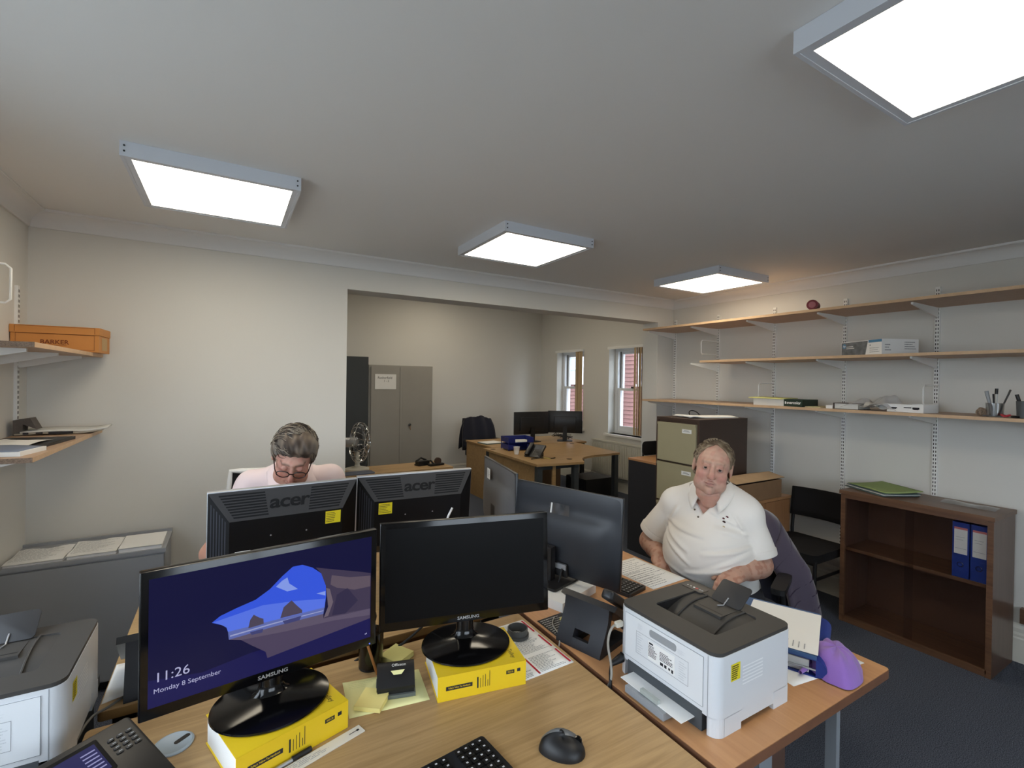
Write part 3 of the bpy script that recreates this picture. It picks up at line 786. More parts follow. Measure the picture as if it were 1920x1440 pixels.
# ------------------------------------------------------------------ gloss black monitors on round bases
def samsung(label, bx, by, px, py, yaw, zb, h, lit, W_=.51, tilt=0.):
    t = thing('monitor', label, 'monitor', (bx, by, ZB+.0005), yaw)
    c, s_ = math.cos(-yaw), math.sin(-yaw); dx, dy = px-bx, py-by
    lx, ly = c*dx-s_*dy, s_*dx+c*dy; lz = zb-ZB-.0005
    bm = bmesh.new(); alathe(bm, [(.0, 0), (.128, 0), (.132, .003), (.131, .007), (.115, .011), (.05, .017), (.035, .02), (.0, .02)], 48, T3((0, 0, 0)), 1., .90, cap=False)
    fin('base', bm, m_blackgl, t, smooth=50)
    bm = bmesh.new(); alathe(bm, [(.042, .016), (.030, .024), (.024, .040), (.022, .16), (.0, .16)], 24, T3((0, ly+.040, 0)), 1.1, .75, cap=False); fin('neck', bm, m_blackgl, t, smooth=50)
    M = T3((lx, ly, lz), rx=-tilt)
    bz = .016
    bm = bmesh.new()
    aprism(bm, rrect(W_, .022, .004, 3), 0, h, M @ T3((0, .013, 0)))
    pan = fin('panel', bm, m_blackgl, t, .003, 2)
    bm = bmesh.new()
    vs = [(-W_/2+.03, .024, .03), (W_/2-.03, .024, .03), (W_/2-.03, .024, h-.03), (-W_/2+.03, .024, h-.03)]; wv = [(-.16, .055, .08), (.16, .055, .08), (.16, .055, h-.1), (-.16, .055, h-.1)]
    a = [bm.verts.new(M @ Vector(v)) for v in vs]; b = [bm.verts.new(M @ Vector(v)) for v in wv]
    bm.faces.new(b)
    for i in range(4): bm.faces.new((a[i], a[(i+1) % 4], b[(i+1) % 4], b[i]))
    fin('back_shell', bm, m_blackpl, t, smooth=20)
    sw, sh = W_-2*bz, h-bz-.024; z0 = .024
    m_scr = emis('screen_navy', (17, 16, 54), 1.) if lit else mat('screen_off', (7, 7, 8), .35, spec=.18)
    S = M @ frame_from((-sw/2, .0016, z0), (1, 0, 0), (0, 0, 1))
    bm = bmesh.new(); abox(bm, 0, sw, 0, sh, 0, .0004, S)
    scr = fin('screen', bm, m_scr, t)
    text('logo', 'SAMSUNG', .0125, M @ frame_from((0, .0012, .011), (1, 0, 0), (0, 0, 1)), m_alu, pan, .0002, xs=1.15, bold=.0002)
    # lock screen picture
    if lit:
        def poly(nm, pts, col, hh, e=1.):
            bm = bmesh.new(); bm.faces.new([bm.verts.new((u*sw, v*sh, .0004+hh*.00012)) for u, v in pts])
            bmesh.ops.triangulate(bm, faces=bm.faces); bmesh.ops.transform(bm, matrix=S, verts=bm.verts)
            return fin(nm, bm, emis('screen_'+nm, col, e), scr)
        poly('shade', [(0, .0), (1, .0), (.996, .188), (.472, .111), (.40, .20), (.2, .16), (0, .22)], (26, 24, 76), 1)
        poly('sky', [(.235, .545), (.269, .584), (.334, .616), (.416, .648), (.479, .71), (.535, .80), (.585, .866), (.632, .865), (.681, .82), (.726, .748), (.751, .62), (.753, .52), (.746, .415), (.301, .434), (.294, .475), (.276, .504)], (52, 84, 214), 1)
        poly('sky_low', [(.24, .545), (.32, .56), (.45, .585), (.6, .55), (.749, .5), (.746, .415), (.301, .434), (.294, .475), (.276, .504)], (84, 112, 222), 2)
        poly('sea', [(.301, .434), (.746, .422), (.74, .361), (.503, .371), (.305, .366)], (92, 104, 168), 2)
        poly('wave', [(.31, .40), (.5, .405), (.74, .395), (.74, .388), (.5, .395), (.31, .388)], (150, 156, 196), 3)
        poly('sand', [(.305, .366), (.503, .371), (.74, .361), (.74, .319), (.867, .309), (.996, .285), (.996, .188), (.472, .111), (.464, .17), (.402, .262), (.356, .335)], (90, 80, 100), 2)
        poly('dune', [(.356, .335), (.55, .30), (.8, .27), (.996, .22), (.996, .188), (.472, .111), (.464, .17), (.402, .262)], (74, 64, 88), 3)
        poly('cliff', [(.751, .62), (.726, .748), (.698, .813), (.828, .737), (.926, .681), (.996, .638), (.996, .285), (.857, .297), (.74, .319), (.763, .415)], (62, 54, 76), 2)
        poly('cliff_light', [(.781, .707), (.877, .647), (.996, .612), (.996, .506), (.906, .513), (.809, .576), (.775, .62)], (92, 80, 92), 3)
        poly('cliff_dark', [(.809, .509), (.867, .549), (.926, .399), (.857, .306), (.785, .325)], (48, 42, 68), 3)
        poly('cliff_edge', [(.752, .60), (.772, .58), (.790, .45), (.765, .33), (.742, .325), (.765, .42)], (104, 92, 104), 3)
        poly('rock', [(.386, .418), (.394, .486), (.409, .523), (.432, .488), (.452, .466), (.454, .422)], (74, 66, 84), 4)
        poly('rock', [(.529, .43), (.544, .521), (.581, .565), (.603, .514), (.633, .45), (.633, .426)], (74, 66, 84), 4)
        poly('reflection', [(.394, .38), (.452, .38), (.448, .349), (.401, .353)], (62, 64, 112), 4)
        poly('reflection', [(.54, .40), (.63, .40), (.62, .365), (.55, .365)], (62, 64, 112), 4)
        poly('cloud', [(.507, .72), (.535, .761), (.56, .781), (.569, .722), (.611, .654), (.56, .655)], (128, 150, 226), 3)
        poly('cloud', [(.703, .569), (.749, .572), (.749, .53)], (128, 150, 226), 3)
        mt = emis('screen_text', (172, 172, 206), 1.)
        text('clock', '11:26', .0285, S @ T3((.021*sw, .222*sh, .0012)), mt, scr, .00005, align='LEFT')
        text('date', 'Monday 8 September', .0142, S @ T3((.019*sw, .122*sh, .0012)), mt, scr, .00005, align='LEFT', xs=.99)
        bars('network_icon', [(.967*sw, .972*sw, .04*sh, .05*sh), (.974*sw, .978*sw, .04*sh, .054*sh)], S @ T3((0, 0, .001)), mt, scr)
        bm = bmesh.new(); alathe(bm, [(.0016, 0), (.0016, .0006)], 8, M @ frame_from((W_/2-.018, .0012, .006), (1, 0, 0), (0, 0, 1))); fin('power_led', bm, emis('led_blue', (90, 110, 255), 2.), pan)
    return t
samsung('glossy black monitor showing a lock screen with a beach seen from a cave', .098, 1.292, .0983, 1.2635, math.radians(7.6), .867, .3105, True)
samsung('glossy black monitor with its screen off on the near oak desk', .618, 1.292, .6155, 1.272, math.radians(-12.9), .8758, .2994, False, tilt=math.radians(3.7))

# ------------------------------------------------------------------ monitors seen from behind with slotted backs
m_acerback = mat('charcoal_plastic', (50, 49, 50), .5)
m_acerblk = mat('monitor_back_black', (11, 11, 14), .5, spec=.3)
def acer(label, x, y, yaw, zb, tag_, W_=.51, h=.34, tilt=-.1):
    t = thing('monitor', label, 'monitor', (x, y, ZD), yaw)
    lz = zb-ZD; M = T3((0, 0, lz), rx=-tilt)
    bm = bmesh.new(); aprism(bm, rrect(W_, .02, .004, 3), 0, h, M @ T3((0, .014, 0))); fin('front_bezel', bm, m_alu, t, .002)
    bm = bmesh.new(); abox(bm, -W_/2+.02, W_/2-.02, .0241, .0246, .03, h-.02, M); fin('screen', bm, mat('screen_off', (7, 7, 8), .35, spec=.18), t)
    # back shell: rim, sloping flanks and flat centre
    o = [(-W_/2+.002, .004, .002), (W_/2-.002, .004, .002), (W_/2-.002, .004, h-.004), (-W_/2+.002, .004, h-.004)]
    i_ = [(-.19, -.042, .05), (.19, -.042, .05), (.19, -.042, h-.098), (-.19, -.042, h-.098)]
    def shell_part(nm, idx, mm):
        bm = bmesh.new(); bm.faces.new([bm.verts.new(M @ Vector(v)) for v in idx]); return fin(nm, bm, mm, t)
    back = shell_part('back_panel', i_, m_acerblk)
    top = shell_part('vent_band', [o[3], o[2], i_[2], i_[3]], m_acerback)
    shell_part('side_flank', [o[0], o[3], i_[3], i_[0]], m_acerblk); shell_part('side_flank', [o[2], o[1], i_[1], i_[2]], m_acerblk); shell_part('side_flank', [o[1], o[0], i_[0], i_[1]], m_acerblk)
    O = [Vector(v) for v in o]; I = [Vector(v) for v in i_]
    nrm = (O[2]-O[3]).cross(I[3]-O[3]).normalized()
    if nrm.y > 0: nrm = -nrm
    def on(u, v): return O[3].lerp(O[2], u).lerp(I[3].lerp(I[2], u), v) + nrm*.0008
    bm = bmesh.new()
    for k in range(9):
        v0 = .10+k*.094; v1 = v0+.052
        for ua, ub in ((.05, .345-.02*v0), (.665+.005*v0, .95)):
            bm.faces.new([bm.verts.new(M @ on(u, v)) for u, v in ((ua, v0), (ub, v0), (ub, v1), (ua, v1))])
    fin('vent_slots', bm, m_acerblk, top)['kind'] = 'stuff'
    bm = bmesh.new(); lo, li = O[0], I[0]
    n2 = (O[3]-O[0]).cross(I[0]-O[0]).normalized(); n2 = n2 if n2.x < 0 else -n2
    for k in range(6):
        u0 = .14+k*.13
        def of(u, v): return O[0].lerp(I[0], u).lerp(O[3].lerp(I[3], u), v)+n2*.0008
        bm.faces.new([bm.verts.new(M @ of(u, v)) for u, v in ((u0, .10), (u0+.05, .10), (u0+.05, .93), (u0, .93))])
    fin('side_slots', bm, mat('slot_edge', (44, 46, 54), .5), back)['kind'] = 'stuff'
    up = (O[3]-I[3]).normalized()
    cpos = M @ (on(.505, .5)+nrm*.0005)
    R3 = M.to_3x3()
    text('logo', 'acer', .066, frame_from(cpos, R3 @ Vector((1, 0, 0)), R3 @ (Vector((0, up.y, up.z)))), m_acerblk, top, .0004, xs=1.25, bold=.0016, shear=.12, space=.93)
    F = M @ frame_from((0, -.0422, 0), (1, 0, 0), (0, 0, 1))
    if tag_ == 1:
        lx, lz_ = .155, h-.128
        bars('white_sticker', [(-.172, -.124, .104, .132)], F, m_paper, back)
    else:
        lx, lz_ = -.145, h-.13
        tube('white_tie', [M @ Vector((.125, -.045, .12)), M @ Vector((.135, -.046, .15)), M @ Vector((.15, -.047, .182))], .005, m_paper, back)
    lb = bars('asset_label', [(lx-.028, lx+.028, lz_-.024, lz_+.024)], F, m_ylabel, back)
    bars('label_print', [(a+lx, b+lx, c+lz_, d+lz_) for a, b, c, d in lines_of_print(-.025, .025, -.02, .02, 6, .35, tag_)], F @ T3((0, 0, .0004)), m_print, lb)
    for sx in (-.06, .06):
        bm = bmesh.new(); alathe(bm, [(.003, 0), (.003, .001)], 8, F @ T3((sx, h-.165, 0))); fin('screw', bm, m_alu, back)
    box('neck', -.05, .05, -.02, .012, .012, lz+.10, m_acerblk, t, .004)
    bm = bmesh.new(); alathe(bm, [(.12, 0), (.12, .006), (.10, .012), (0, .014)], 32, None, 1, .75, cap=False); fin('base', bm, m_acerblk, t, smooth=40)
    return t
acer('left of two slotted-back monitors, in front of the man in glasses', .192, 1.985, math.radians(3.2), .847, 1)
acer('right of two slotted-back monitors, with a white cable tie', .717, 2.039, math.radians(-3.6), .841, 2)

# ------------------------------------------------------------------ slim black monitors of the polo-shirt man, seen from behind
def slim(label, x, y, yaw, zb, h, W_, zbase, kind, tilt=0., boff=(0, .02)):
    t = thing('monitor', label, 'monitor', (x, y, zbase), yaw)
    lz = zb-zbase; M = T3((0, 0, lz), rx=-tilt)
    mb = mat('slim_monitor_back', (40, 43, 49), .38, bump=.05, bscale=1500) if kind == 1 else mat('grey_monitor_back', (92, 92, 94), .4)
    bm = bmesh.new(); aprism(bm, rrect(W_, .014, .003, 3), 0, h, M @ T3((0, .012, 0))); fin('front_bezel', bm, m_blacksat, t, .001)
    bm = bmesh.new(); abox(bm, -W_/2+.008, W_/2-.008, .0191, .0195, .014, h-.008, M); fin('screen', bm, emis('screen_soft', (90, 96, 110), .6), t)
    def bk(u, v):
        e = (1-(2*abs(u-.5))**8)*(1-(2*abs(v-.5))**8)
        b = .022*max(0, 1-((v-.32)/.40)**4)*max(0, 1-(2*abs(u-.5)/.95)**6)
        return M @ Vector(((u-.5)*W_, .006-.006*e-b, v*h))
    bm = bmesh.new(); agrid(bm, bk, 31, 25); back = fin('back_shell', bm, mb, t, smooth=60)
    if kind == 1:
        bm = bmesh.new(); abox(bm, -.11, .05, -.030, -.012, .0, .055, M); fin('port_cover', bm, m_blackpl, t, .004)
        F = M @ frame_from((0, -.018, 0), (1, 0, 0), (0, 0, 1))
        bars('port_plate', [(-.02, .045, .03, .05)], F @ T3((0, 0, .012)), m_alu, t)
        # strip of clear tape
        bm = bmesh.new(); agrid(bm, lambda u, v: M @ Vector((-.055+u*.10, -.0235-.004*math.sin(u*9)*(v-.3), .245+v*.045)), 9, 4); fin('tape_strip', bm, m_clearpl, back, smooth=60)
        bm = bmesh.new(); agrid(bm, lambda u, v: M @ Vector((-.048+u*.008+v*.004, -.0275, .247+v*.042)), 2, 3); fin('tape_fold', bm, m_paper2, back)
        tube('cable', [M @ Vector((.03, -.034, .035)), M @ Vector((.03, -.045, .0)), M @ Vector((.015, -.05, -.06)), Vector((.01, -.06, .008))], .004, m_cableb, t)
    else:
        F = M @ frame_from((0, -.012, 0), (1, 0, 0), (0, 0, 1))
        bm = bmesh.new(); lb = bars('rating_label', [(-.13, -.075, h-.095, h-.040)], F @ T3((0, 0, .004)), m_paper2, back)
        bars('label_print', [(a-.1025, b-.1025, c+h-.0675, d+h-.0675) for a, b, c, d in lines_of_print(-.018, .018, -.018, .018, 6, .5, 4)], F @ T3((0, 0, .0045)), m_printg, lb)
    bx, by = boff
    box('neck', bx-.035, bx+.035, by-.042, by-.012, .008, lz+.12, m_blackpl, t, .004)
    bm = bmesh.new(); aprism(bm, rrect(.20, .20, .012, 4, bx, by), 0, .010); fin('base', bm, m_blackpl, t, .002)
    return t
slim('large black monitor seen from behind with a strip of clear tape', 1.194, 1.600, math.radians(-71.6), .79, .352, .54, .766, 1, math.radians(3), (-.04, -.02))
slim('grey-backed monitor with a square label behind the taped one', 1.175, 2.12, math.radians(-102.1), .841, .325, .54, .731, 2)
# white carton under the big monitor's base
t = thing('white_carton', 'flat white carton under the base of the taped monitor', 'box', (1.163, 1.57, ZD+.0005), math.radians(-71.6))
box('carton', -.105, .115, -.135, .10, 0, .034, m_paper, t, .002)
bm = bmesh.new(); alathe(bm, [(.005, 0), (.005, .0006)], 10, frame_from((-.02, -.1352, .016), (1, 0, 0), (0, 0, 1))); fin('print_mark', bm, m_print, t)

# ------------------------------------------------------------------ laser printers
def ring(bm, outer, inner, z0, z1):
    n = len(outer)
    L = [[bm.verts.new((p[0], p[1], z)) for p in q] for q, z in ((outer, z0), (inner, z0), (outer, z1), (inner, z1))]
    for i in range(n):
        j = (i+1) % n
        bm.faces.new((L[2][i], L[2][j], L[3][j], L[3][i])); bm.faces.new((L[0][j], L[0][i], L[1][i], L[1][j]))
        bm.faces.new((L[0][i], L[0][j], L[2][j], L[2][i])); bm.faces.new((L[1][j], L[1][i], L[3][i], L[3][j]))
def printer(label, x, y, z, rz, lab):
    t = thing('laser_printer', label, 'printer', (x, y, z+.0005), rz, 'white laser printers')
    w, d, H = .335, .318, .205; hw, hd = w/2, d/2
    # body with notches under the sides, built from an outline extruded through the depth
    bm = bmesh.new(); ring(bm, rrect(w, d, .028, 6), rrect(.209, .189, .012, 6, 0, .012), .045, H-.009); fin('body', bm, m_prwhite, t, .0015)
    for y0, y1 in ((-hd+.030, -hd+.095), (hd-.085, hd-.02)):
        for s_ in (-1, 1): box('side_foot', s_*hw-(.012 if s_ > 0 else 0), s_*hw+(.012 if s_ < 0 else 0), y0, y1, 0, .046, m_prwhite, t, 0)
    for s_ in (-1, 1):
        bm = bmesh.new()
        pl_ = [p for p in rrect(w, d, .028, 6) if p[0]*s_ > hw-.0285 and p[1] < -hd+.0285]
        inn = [(p[0]-s_*.012 if abs(p[0]) > hw-.005 else p[0], p[1]+.012) for p in pl_]
        pts = pl_+inn[::-1]
        try: aprism(bm, pts, 0, .046)
        except Exception: pass
        fin('corner_foot', bm, m_prwhite, t)
    box('side_skirt', hw-.012, hw-.0005, -hd+.09, hd-.08, .016, .046, m_prwhite, t, 0); box('side_skirt', -hw+.0005, -hw+.012, -hd+.09, hd-.08, .016, .046, m_prwhite, t, 0)
    box('under_tray', -hw+.02, hw-.02, -hd+.03, hd-.01, .002, .045, m_blackpl, t, 0)
    # dark top with paper output well
    bm = bmesh.new(); inner = rrect(.205, .185, .012, 6, 0, .012)
    ring(bm, rrect(w-.003, d-.003, .027, 6), inner, H-.009, H); lid = fin('top_cover', bm, m_darkgrey, t, .0015)
    def well(u, v):
        a = v*1.25
        return ((u-.5)*.205, -.0805+v*.185, H-.062+.057*math.sin(min(a, 1)*PI/2)+.004*math.cos((u-.5)*PI))
    bm = bmesh.new(); agrid(bm, well, 13, 17); fin('output_well', bm, m_darkgrey, lid, smooth=60)
    for b_ in ((-.1035, .1035, -.0815, -.0800), (-.1040, -.1015, -.08, .104), (.1015, .1040, -.08, .104)): box('well_wall', *b_, H-.066, H-.004, m_blackpl, lid, 0)
    for sx in (-.062, .062):
        tube('well_rib', [Vector(well(.5+sx/.205, v/10))+Vector((0, 0, .003)) for v in range(2, 11)], .0028, m_darkgrey, lid, 6)
    bm = bmesh.new(); abox(bm, -.045, .045, .02, .092, H-.012, H-.001); fin('ramp', bm, m_darkgrey, lid, .004)
    box('ramp_slot', -.04, .04, .034, .037, H-.0012, H-.0006, m_blackpl, lid, 0)
    M = T3((.004, .098, H-.001), rx=math.radians(38))
    bm = bmesh.new(); aprism(bm, rrect(.098, .078, .010, 4, 0, .039), 0, .003, M); fl = fin('paper_stop', bm, mat('paper_stop_black', (44, 44, 46), .5), t, .0008)
    tube('stop_wire', [M @ Vector((0, .022, .004)), M @ Vector((0, -.006, .006)), (.0, .068, H+.003)], .0018, m_alu, fl, 6)
    # control strip
    M2 = T3((-.118, .118, H+.0003))
    bm = bmesh.new(); aprism(bm, rrect(.075, .042, .006, 4), 0, .0008, M2); cp = fin('control_panel', bm, mat('control_panel_black', (40, 39, 40), .35), t)
    for k, (cx_, r_, c_) in enumerate(((-.024, .0022, m_paper2), (-.012, .0022, m_paper2), (.0, .0034, m_paper), (.010, .005, mat('button_red', (170, 70, 70), .4)), (.022, .0034, m_greypl), (.03, .003, m_greypl))):
        bm = bmesh.new(); alathe(bm, [(r_, 0), (r_, .001)], 12, M2 @ T3((cx_, -.004, .0008))); fin('button', bm, c_, cp)
    # rear door
    zf = -hd-.0004
    F = frame_from((0, zf, 0), (1, 0, 0), (0, 0, 1))
    def seam(rs, parent): return bars('seam', rs, F, m_prline, parent)
    box('rear_door', -.138, .128, -hd-.0018, -hd+.001, .062, H-.020, m_prpanel, t, .0012)
    F2 = frame_from((0, -hd-.0019, 0), (1, 0, 0), (0, 0, 1))
    bars('door_seam', [(-.139, .129, H-.0205, H-.0195), (-.139, .129, .0612, .0622), (-.1392, -.1384, .062, H-.02), (.1282, .129, .062, H-.02)], F2, m_prline, t)
    bars('panel_seam', [(.1405, .1415, .0, H-.01), (-.1475, -.1465, .05, H-.01)], F, m_prline, t)
    bm = bmesh.new(); aprism(bm, rrect(.092, .020, .007, 4), 0, .0006, F2 @ T3((0, H-.040, 0))); fin('door_handle_recess', bm, m_greypl, t)
    lb = bars('rating_frame', [(-.095, .085, .148, .149), (-.095, .085, .087, .088), (-.095, -.094, .088, .148), (.084, .085, .088, .148)], F2, m_printg, t)
    bars('embossed_text', [r for q in ((-.092, -.068, .09, .145), (.055, .080, .092, .140), (-.09, -.07, .155, .172), (.05, .075, .155, .168)) for r in lines_of_print(*q, 8, .3, 3)], F2, mat('emboss_grey', (196, 200, 204), .6), t)
    if lab:
        rl = bars('rating_label', [(-.050, .042, .092, .142)], F2 @ T3((0, 0, .0002)), m_paper, t)
        bars('label_print', lines_of_print(-.048, -.016, .10, .132, 8, .5, 5)+lines_of_print(-.008, .040, .108, .132, 6, .5, 6)+[(-.046, -.032, .134, .139), (-.006, .004, .096, .104), (.008, .016, .096, .104), (.022, .028, .097, .103), (.032, .038, .094, .103)], F2 @ T3((0, 0, .0006)), m_print, rl)
    # paper tray sticking out at the back
    box('tray_opening', -.128, .126, -hd-.0008, -hd+.02, .0, .050, mat('tray_dark', (70, 74, 78), .7), t, 0)
    box('tray', -.075, .060, -hd-.062, -hd-.0012, .004, .022, m_greypl, t, .004)
    box('tray_guide', -.030, .030, -hd-.052, -hd-.040, .0235, .034, mat('guide_grey', (170, 176, 172), .5), t, .002)
    bm = bmesh.new(); abox(bm, -.105, .105, -hd-.050, -hd+.01, .0225, .0245); fin('paper_sheet', bm, m_paper, t)
    # side: vents and asset label (local +x face)
    Fs = frame_from((hw+.0004, 0, 0), (0, 1, 0), (0, 0, 1))
    for k in range(6): bars('vent', [(-.062, .022, .150-.0085*k, .1535-.0085*k)], Fs @ T3((0, 0, 0)), mat('vent_white', (238, 240, 242), .4), t)
    lb = bars('asset_label', [(-.108, -.072, .128, .170)], Fs, m_ylabel, t)
    bars('label_print', lines_of_print(-.105, -.075, .131, .167, 7, .5, 8), Fs @ T3((0, 0, .0004)), m_print, lb)
    # ports on the narrow strip
    box('usb_port', -.160, -.152, -hd-.0010, -hd+.002, .125, .145, m_blackpl, t, 0); box('power_socket', -.160, -.146, -hd-.0012, -hd+.002, .03, .055, m_blackpl, t, 0)
    return t
printer('white laser printer with dark top on the beech desk', 1.170, .892, ZD, -PI/2, True)
printer('white laser printer with dark top at the left edge', -.460, 1.512, .728, 0, False)
# power and network leads of the right printer
t = thing('network_lead', 'pale grey network lead plugged into the right printer', 'cable')
tube('lead', crom([(1.005, 1.045, .875), (.975, 1.05, .868), (.955, 1.045, .83), (.955, 1.03, .77), (.945, 1.02, .737), (.936, 1.035, .70)], 6), .0035, m_cable, t); box('plug', .985, 1.0085, 1.038, 1.052, .868, .882, m_beigepl, t, .002)
t = thing('power_lead', 'black power lead running from the right printer over the desk edge', 'cable')
tube('lead', crom([(1.0, 1.043, .772), (.975, 1.045, .768), (.958, 1.035, .752), (.944, 1.02, .735), (.936, 1.015, .70)], 6), .005, m_cableb, t); tube('plug', [(1.0085, 1.043, .773), (.968, 1.045, .764)], [.013, .007], m_blackpl, t)

# ------------------------------------------------------------------ desk phones seen from behind
def phone_back(label, x, y, rz):
    """rear of phone faces local -y"""
    t = thing('desk_phone', label, 'phone', (x, y, ZD+.0005), rz, 'black desk phones')
    def ex(nm, prof, x0, x1, m, bev=.003):
        bm = bmesh.new(); a = [bm.verts.new((x0, p[0], p[1])) for p in prof]; b = [bm.verts.new((x1, p[0], p[1])) for p in prof]
        n = len(prof); bm.faces.new(a); bm.faces.new(b[::-1])
        for i in range(n): bm.faces.new((a[i], a[(i+1) % n], b[(i+1) % n], b[i]))
        return fin(nm, bm, m, t, bev)
    ex('body', [(.03, .137), (.045, .150), (.18, .055), (.185, .035), (.17, .03)], -.105, .105, m_blacksat)
    mp = mat('phone_black', (36, 38, 44), .5)
    prof = [(.03, .137), (.055, .13), (.04, .085), (.02, .02), (.15, .016), (.15, 0), (-.02, 0), (-.02, .010), (.012, .07), (.025, .10)]
    ex('stand', prof, -.085, -.026, mp); ex('stand', prof, .034, .085, mp)
    ex('stand', [(.03, .137), (.055, .13), (.028, .045), (.004, .052), (.012, .07), (.025, .10)], -.026, .034, mp)
    ex('stand', [(-.02, 0), (-.02, .010), (-.010, .028), (.012, .022), (.012, 0)], -.026, .034, mp)
    bm = bmesh.new(); aprism(bm, rrect(.045, .19, .015, 5), 0, .03, T3((.078, .095, .125), rx=math.radians(-34))); fin('handset', bm, m_blacksat, t, .008, 3)
    return t
phone_back('black desk phone seen from behind, left of the white printer', .985, 1.205, math.radians(-74))
phone_back('black desk phone seen from behind, at the left side of the lit monitor', -.145, 1.60, math.radians(4))
# near phone with display
t = thing('desk_phone', 'black desk phone with lit display in the near left corner', 'phone', (-.218, 1.200, ZD+.0005), math.radians(36), 'black desk phones')
M = T3((0, 0, .062), rx=math.radians(20))
bm = bmesh.new(); aprism(bm, rrect(.21, .19, .010, 4), -.014, .012, M); fin('body', bm, mat('phone_jet', (21, 21, 23), .4), t, .004)
box('foot', -.085, .085, -.08, .08, 0, .03, m_blackpl, t, .004); box('foot', -.085, .085, .02, .09, .03, .06, m_blackpl, t, .004)
bm = bmesh.new(); aprism(bm, rrect(.135, .085, .003, 3, -.03, .038), .012, .0135, M); d_ = fin('display_glass', bm, m_blackgl, t)
bm = bmesh.new(); abox(bm, -.092, .030, .002, .072, .0136, .0139, M); s_ = fin('display', bm, emis('phone_lcd', (44, 44, 92), .8), d_)
bars('display_text', [(.002, .026, .012+.009*k, .0150+.009*k) for k in range(6)]+[(-.06, -.01, .02, .0206), (-.01, -.0094, .02, .04)], M @ T3((0, 0, .0139)), emis('phone_text', (150, 150, 196), .9), s_)
bars('brand_mark', [(-.088, -.082, .078, .084), (-.080, -.064, .079, .083)], M @ T3((0, 0, .0132)), mat('brand_grey', (150, 130, 120), .6), d_)
k_ = None
for i in range(3):
    for j in range(4):
        bm = bmesh.new(); aprism(bm, rrect(.012, .007, .002, 2), 0, .002, M @ T3((.055+i*.0165, .060-j*.012, .012)))
        kk = fin('key', bm, m_darkgrey, t)
        bars('key_mark', [(.052+i*.0165, .058+i*.0165, .0592-j*.012, .0610-j*.012)], M @ T3((0, 0, .0143)), m_greypl, kk)
bm = bmesh.new(); aprism(bm, rrect(.048, .185, .015, 5), .012, .04, M @ T3((-.135, 0, 0))); fin('handset', bm, m_blacksat, t, .008, 3)

# ------------------------------------------------------------------ keyboards and mouse
def keyboard(label, x, y, z, rz, w=.43, d=.125, grp='black keyboards'):
    """origin at the top right corner; extends to -x and -y"""
    t = thing('keyboard', label, 'keyboard', (x, y, z+.0005), rz, grp)
    bm = bmesh.new(); aprism(bm, rrect(w, d, .008, 4, -w/2, -d/2), 0, .013); fin('case', bm, m_blacksat, t, .002)
    me = None; mk = mat('key_black', (20, 20, 21), .4); ml = mat('key_legend', (196, 196, 200), .6)
    p = .0190
    for c_ in range(21):
        for r_ in range(6):
            if c_ in (4, 8): continue
            x0 = -.010-c_*p-.0085; y0 = -.012-r_*p*.98-.004
            if me is None:
                bm = bmesh.new(); aprism(bm, rrect(.0168, .0166, .002, 2), .013, .0168); o = fin('key', bm, mk, t, .0006, 1); me = o.data
                bm = bmesh.new(); abox(bm, -.0022, .0028, -.001, .003, .0169, .0170); lo = fin('legend', bm, ml, o); lme = lo.data
            else:
                o = bpy.data.objects.new('key', me); C.objects.link(o); o.parent = t
                lo = bpy.data.objects.new('legend', lme); C.objects.link(lo); lo.parent = o
            o.location = (x0, y0, 0)
    return t
keyboard('black keyboard in the foreground on the near oak desk', .527, 1.004, ZD, math.radians(7))
keyboard('black keyboard on the beech desk below the big monitor', 1.50, 1.415, ZD, math.radians(-77), .30)
t = thing('computer_mouse', 'black contoured mouse on the near oak desk', 'mouse', (.672, .884, ZD+.0005), math.radians(-38))
def mouse(u, v):
    th = u*2*PI; ph = v*PI/2
    cx_ = math.cos(th); sy = math.sin(th)
    r = math.cos(ph)
    x = .054*cx_*r*(1+.0*sy); yy = .036*sy*r*(1+.18*cx_)
    z = .040*math.sin(ph)*(1+.25*sy*.6)*(1-.25*cx_*.4)
    return (x, yy, z)
bm = bmesh.new(); agrid(bm, mouse, 32, 12, True); fin('shell', bm, m_blackpl, t, smooth=70)
def pad(u, v):
    th = .05*PI+u*.95*PI; ph = .45+v*1.0
    p = Vector(mouse(th/(2*PI), ph/(PI/2))); return p*1.035
bm = bmesh.new(); agrid(bm, pad, 14, 8); fin('palm_plate', bm, mat('mouse_graphite', (104, 106, 108), .35), t, smooth=70)
bm = bmesh.new(); alathe(bm, [(.009, -.003), (.010, 0), (.009, .003)], 14, T3((.036, .006, .026), rx=PI/2)); fin('scroll_wheel', bm, m_blackgl, t)
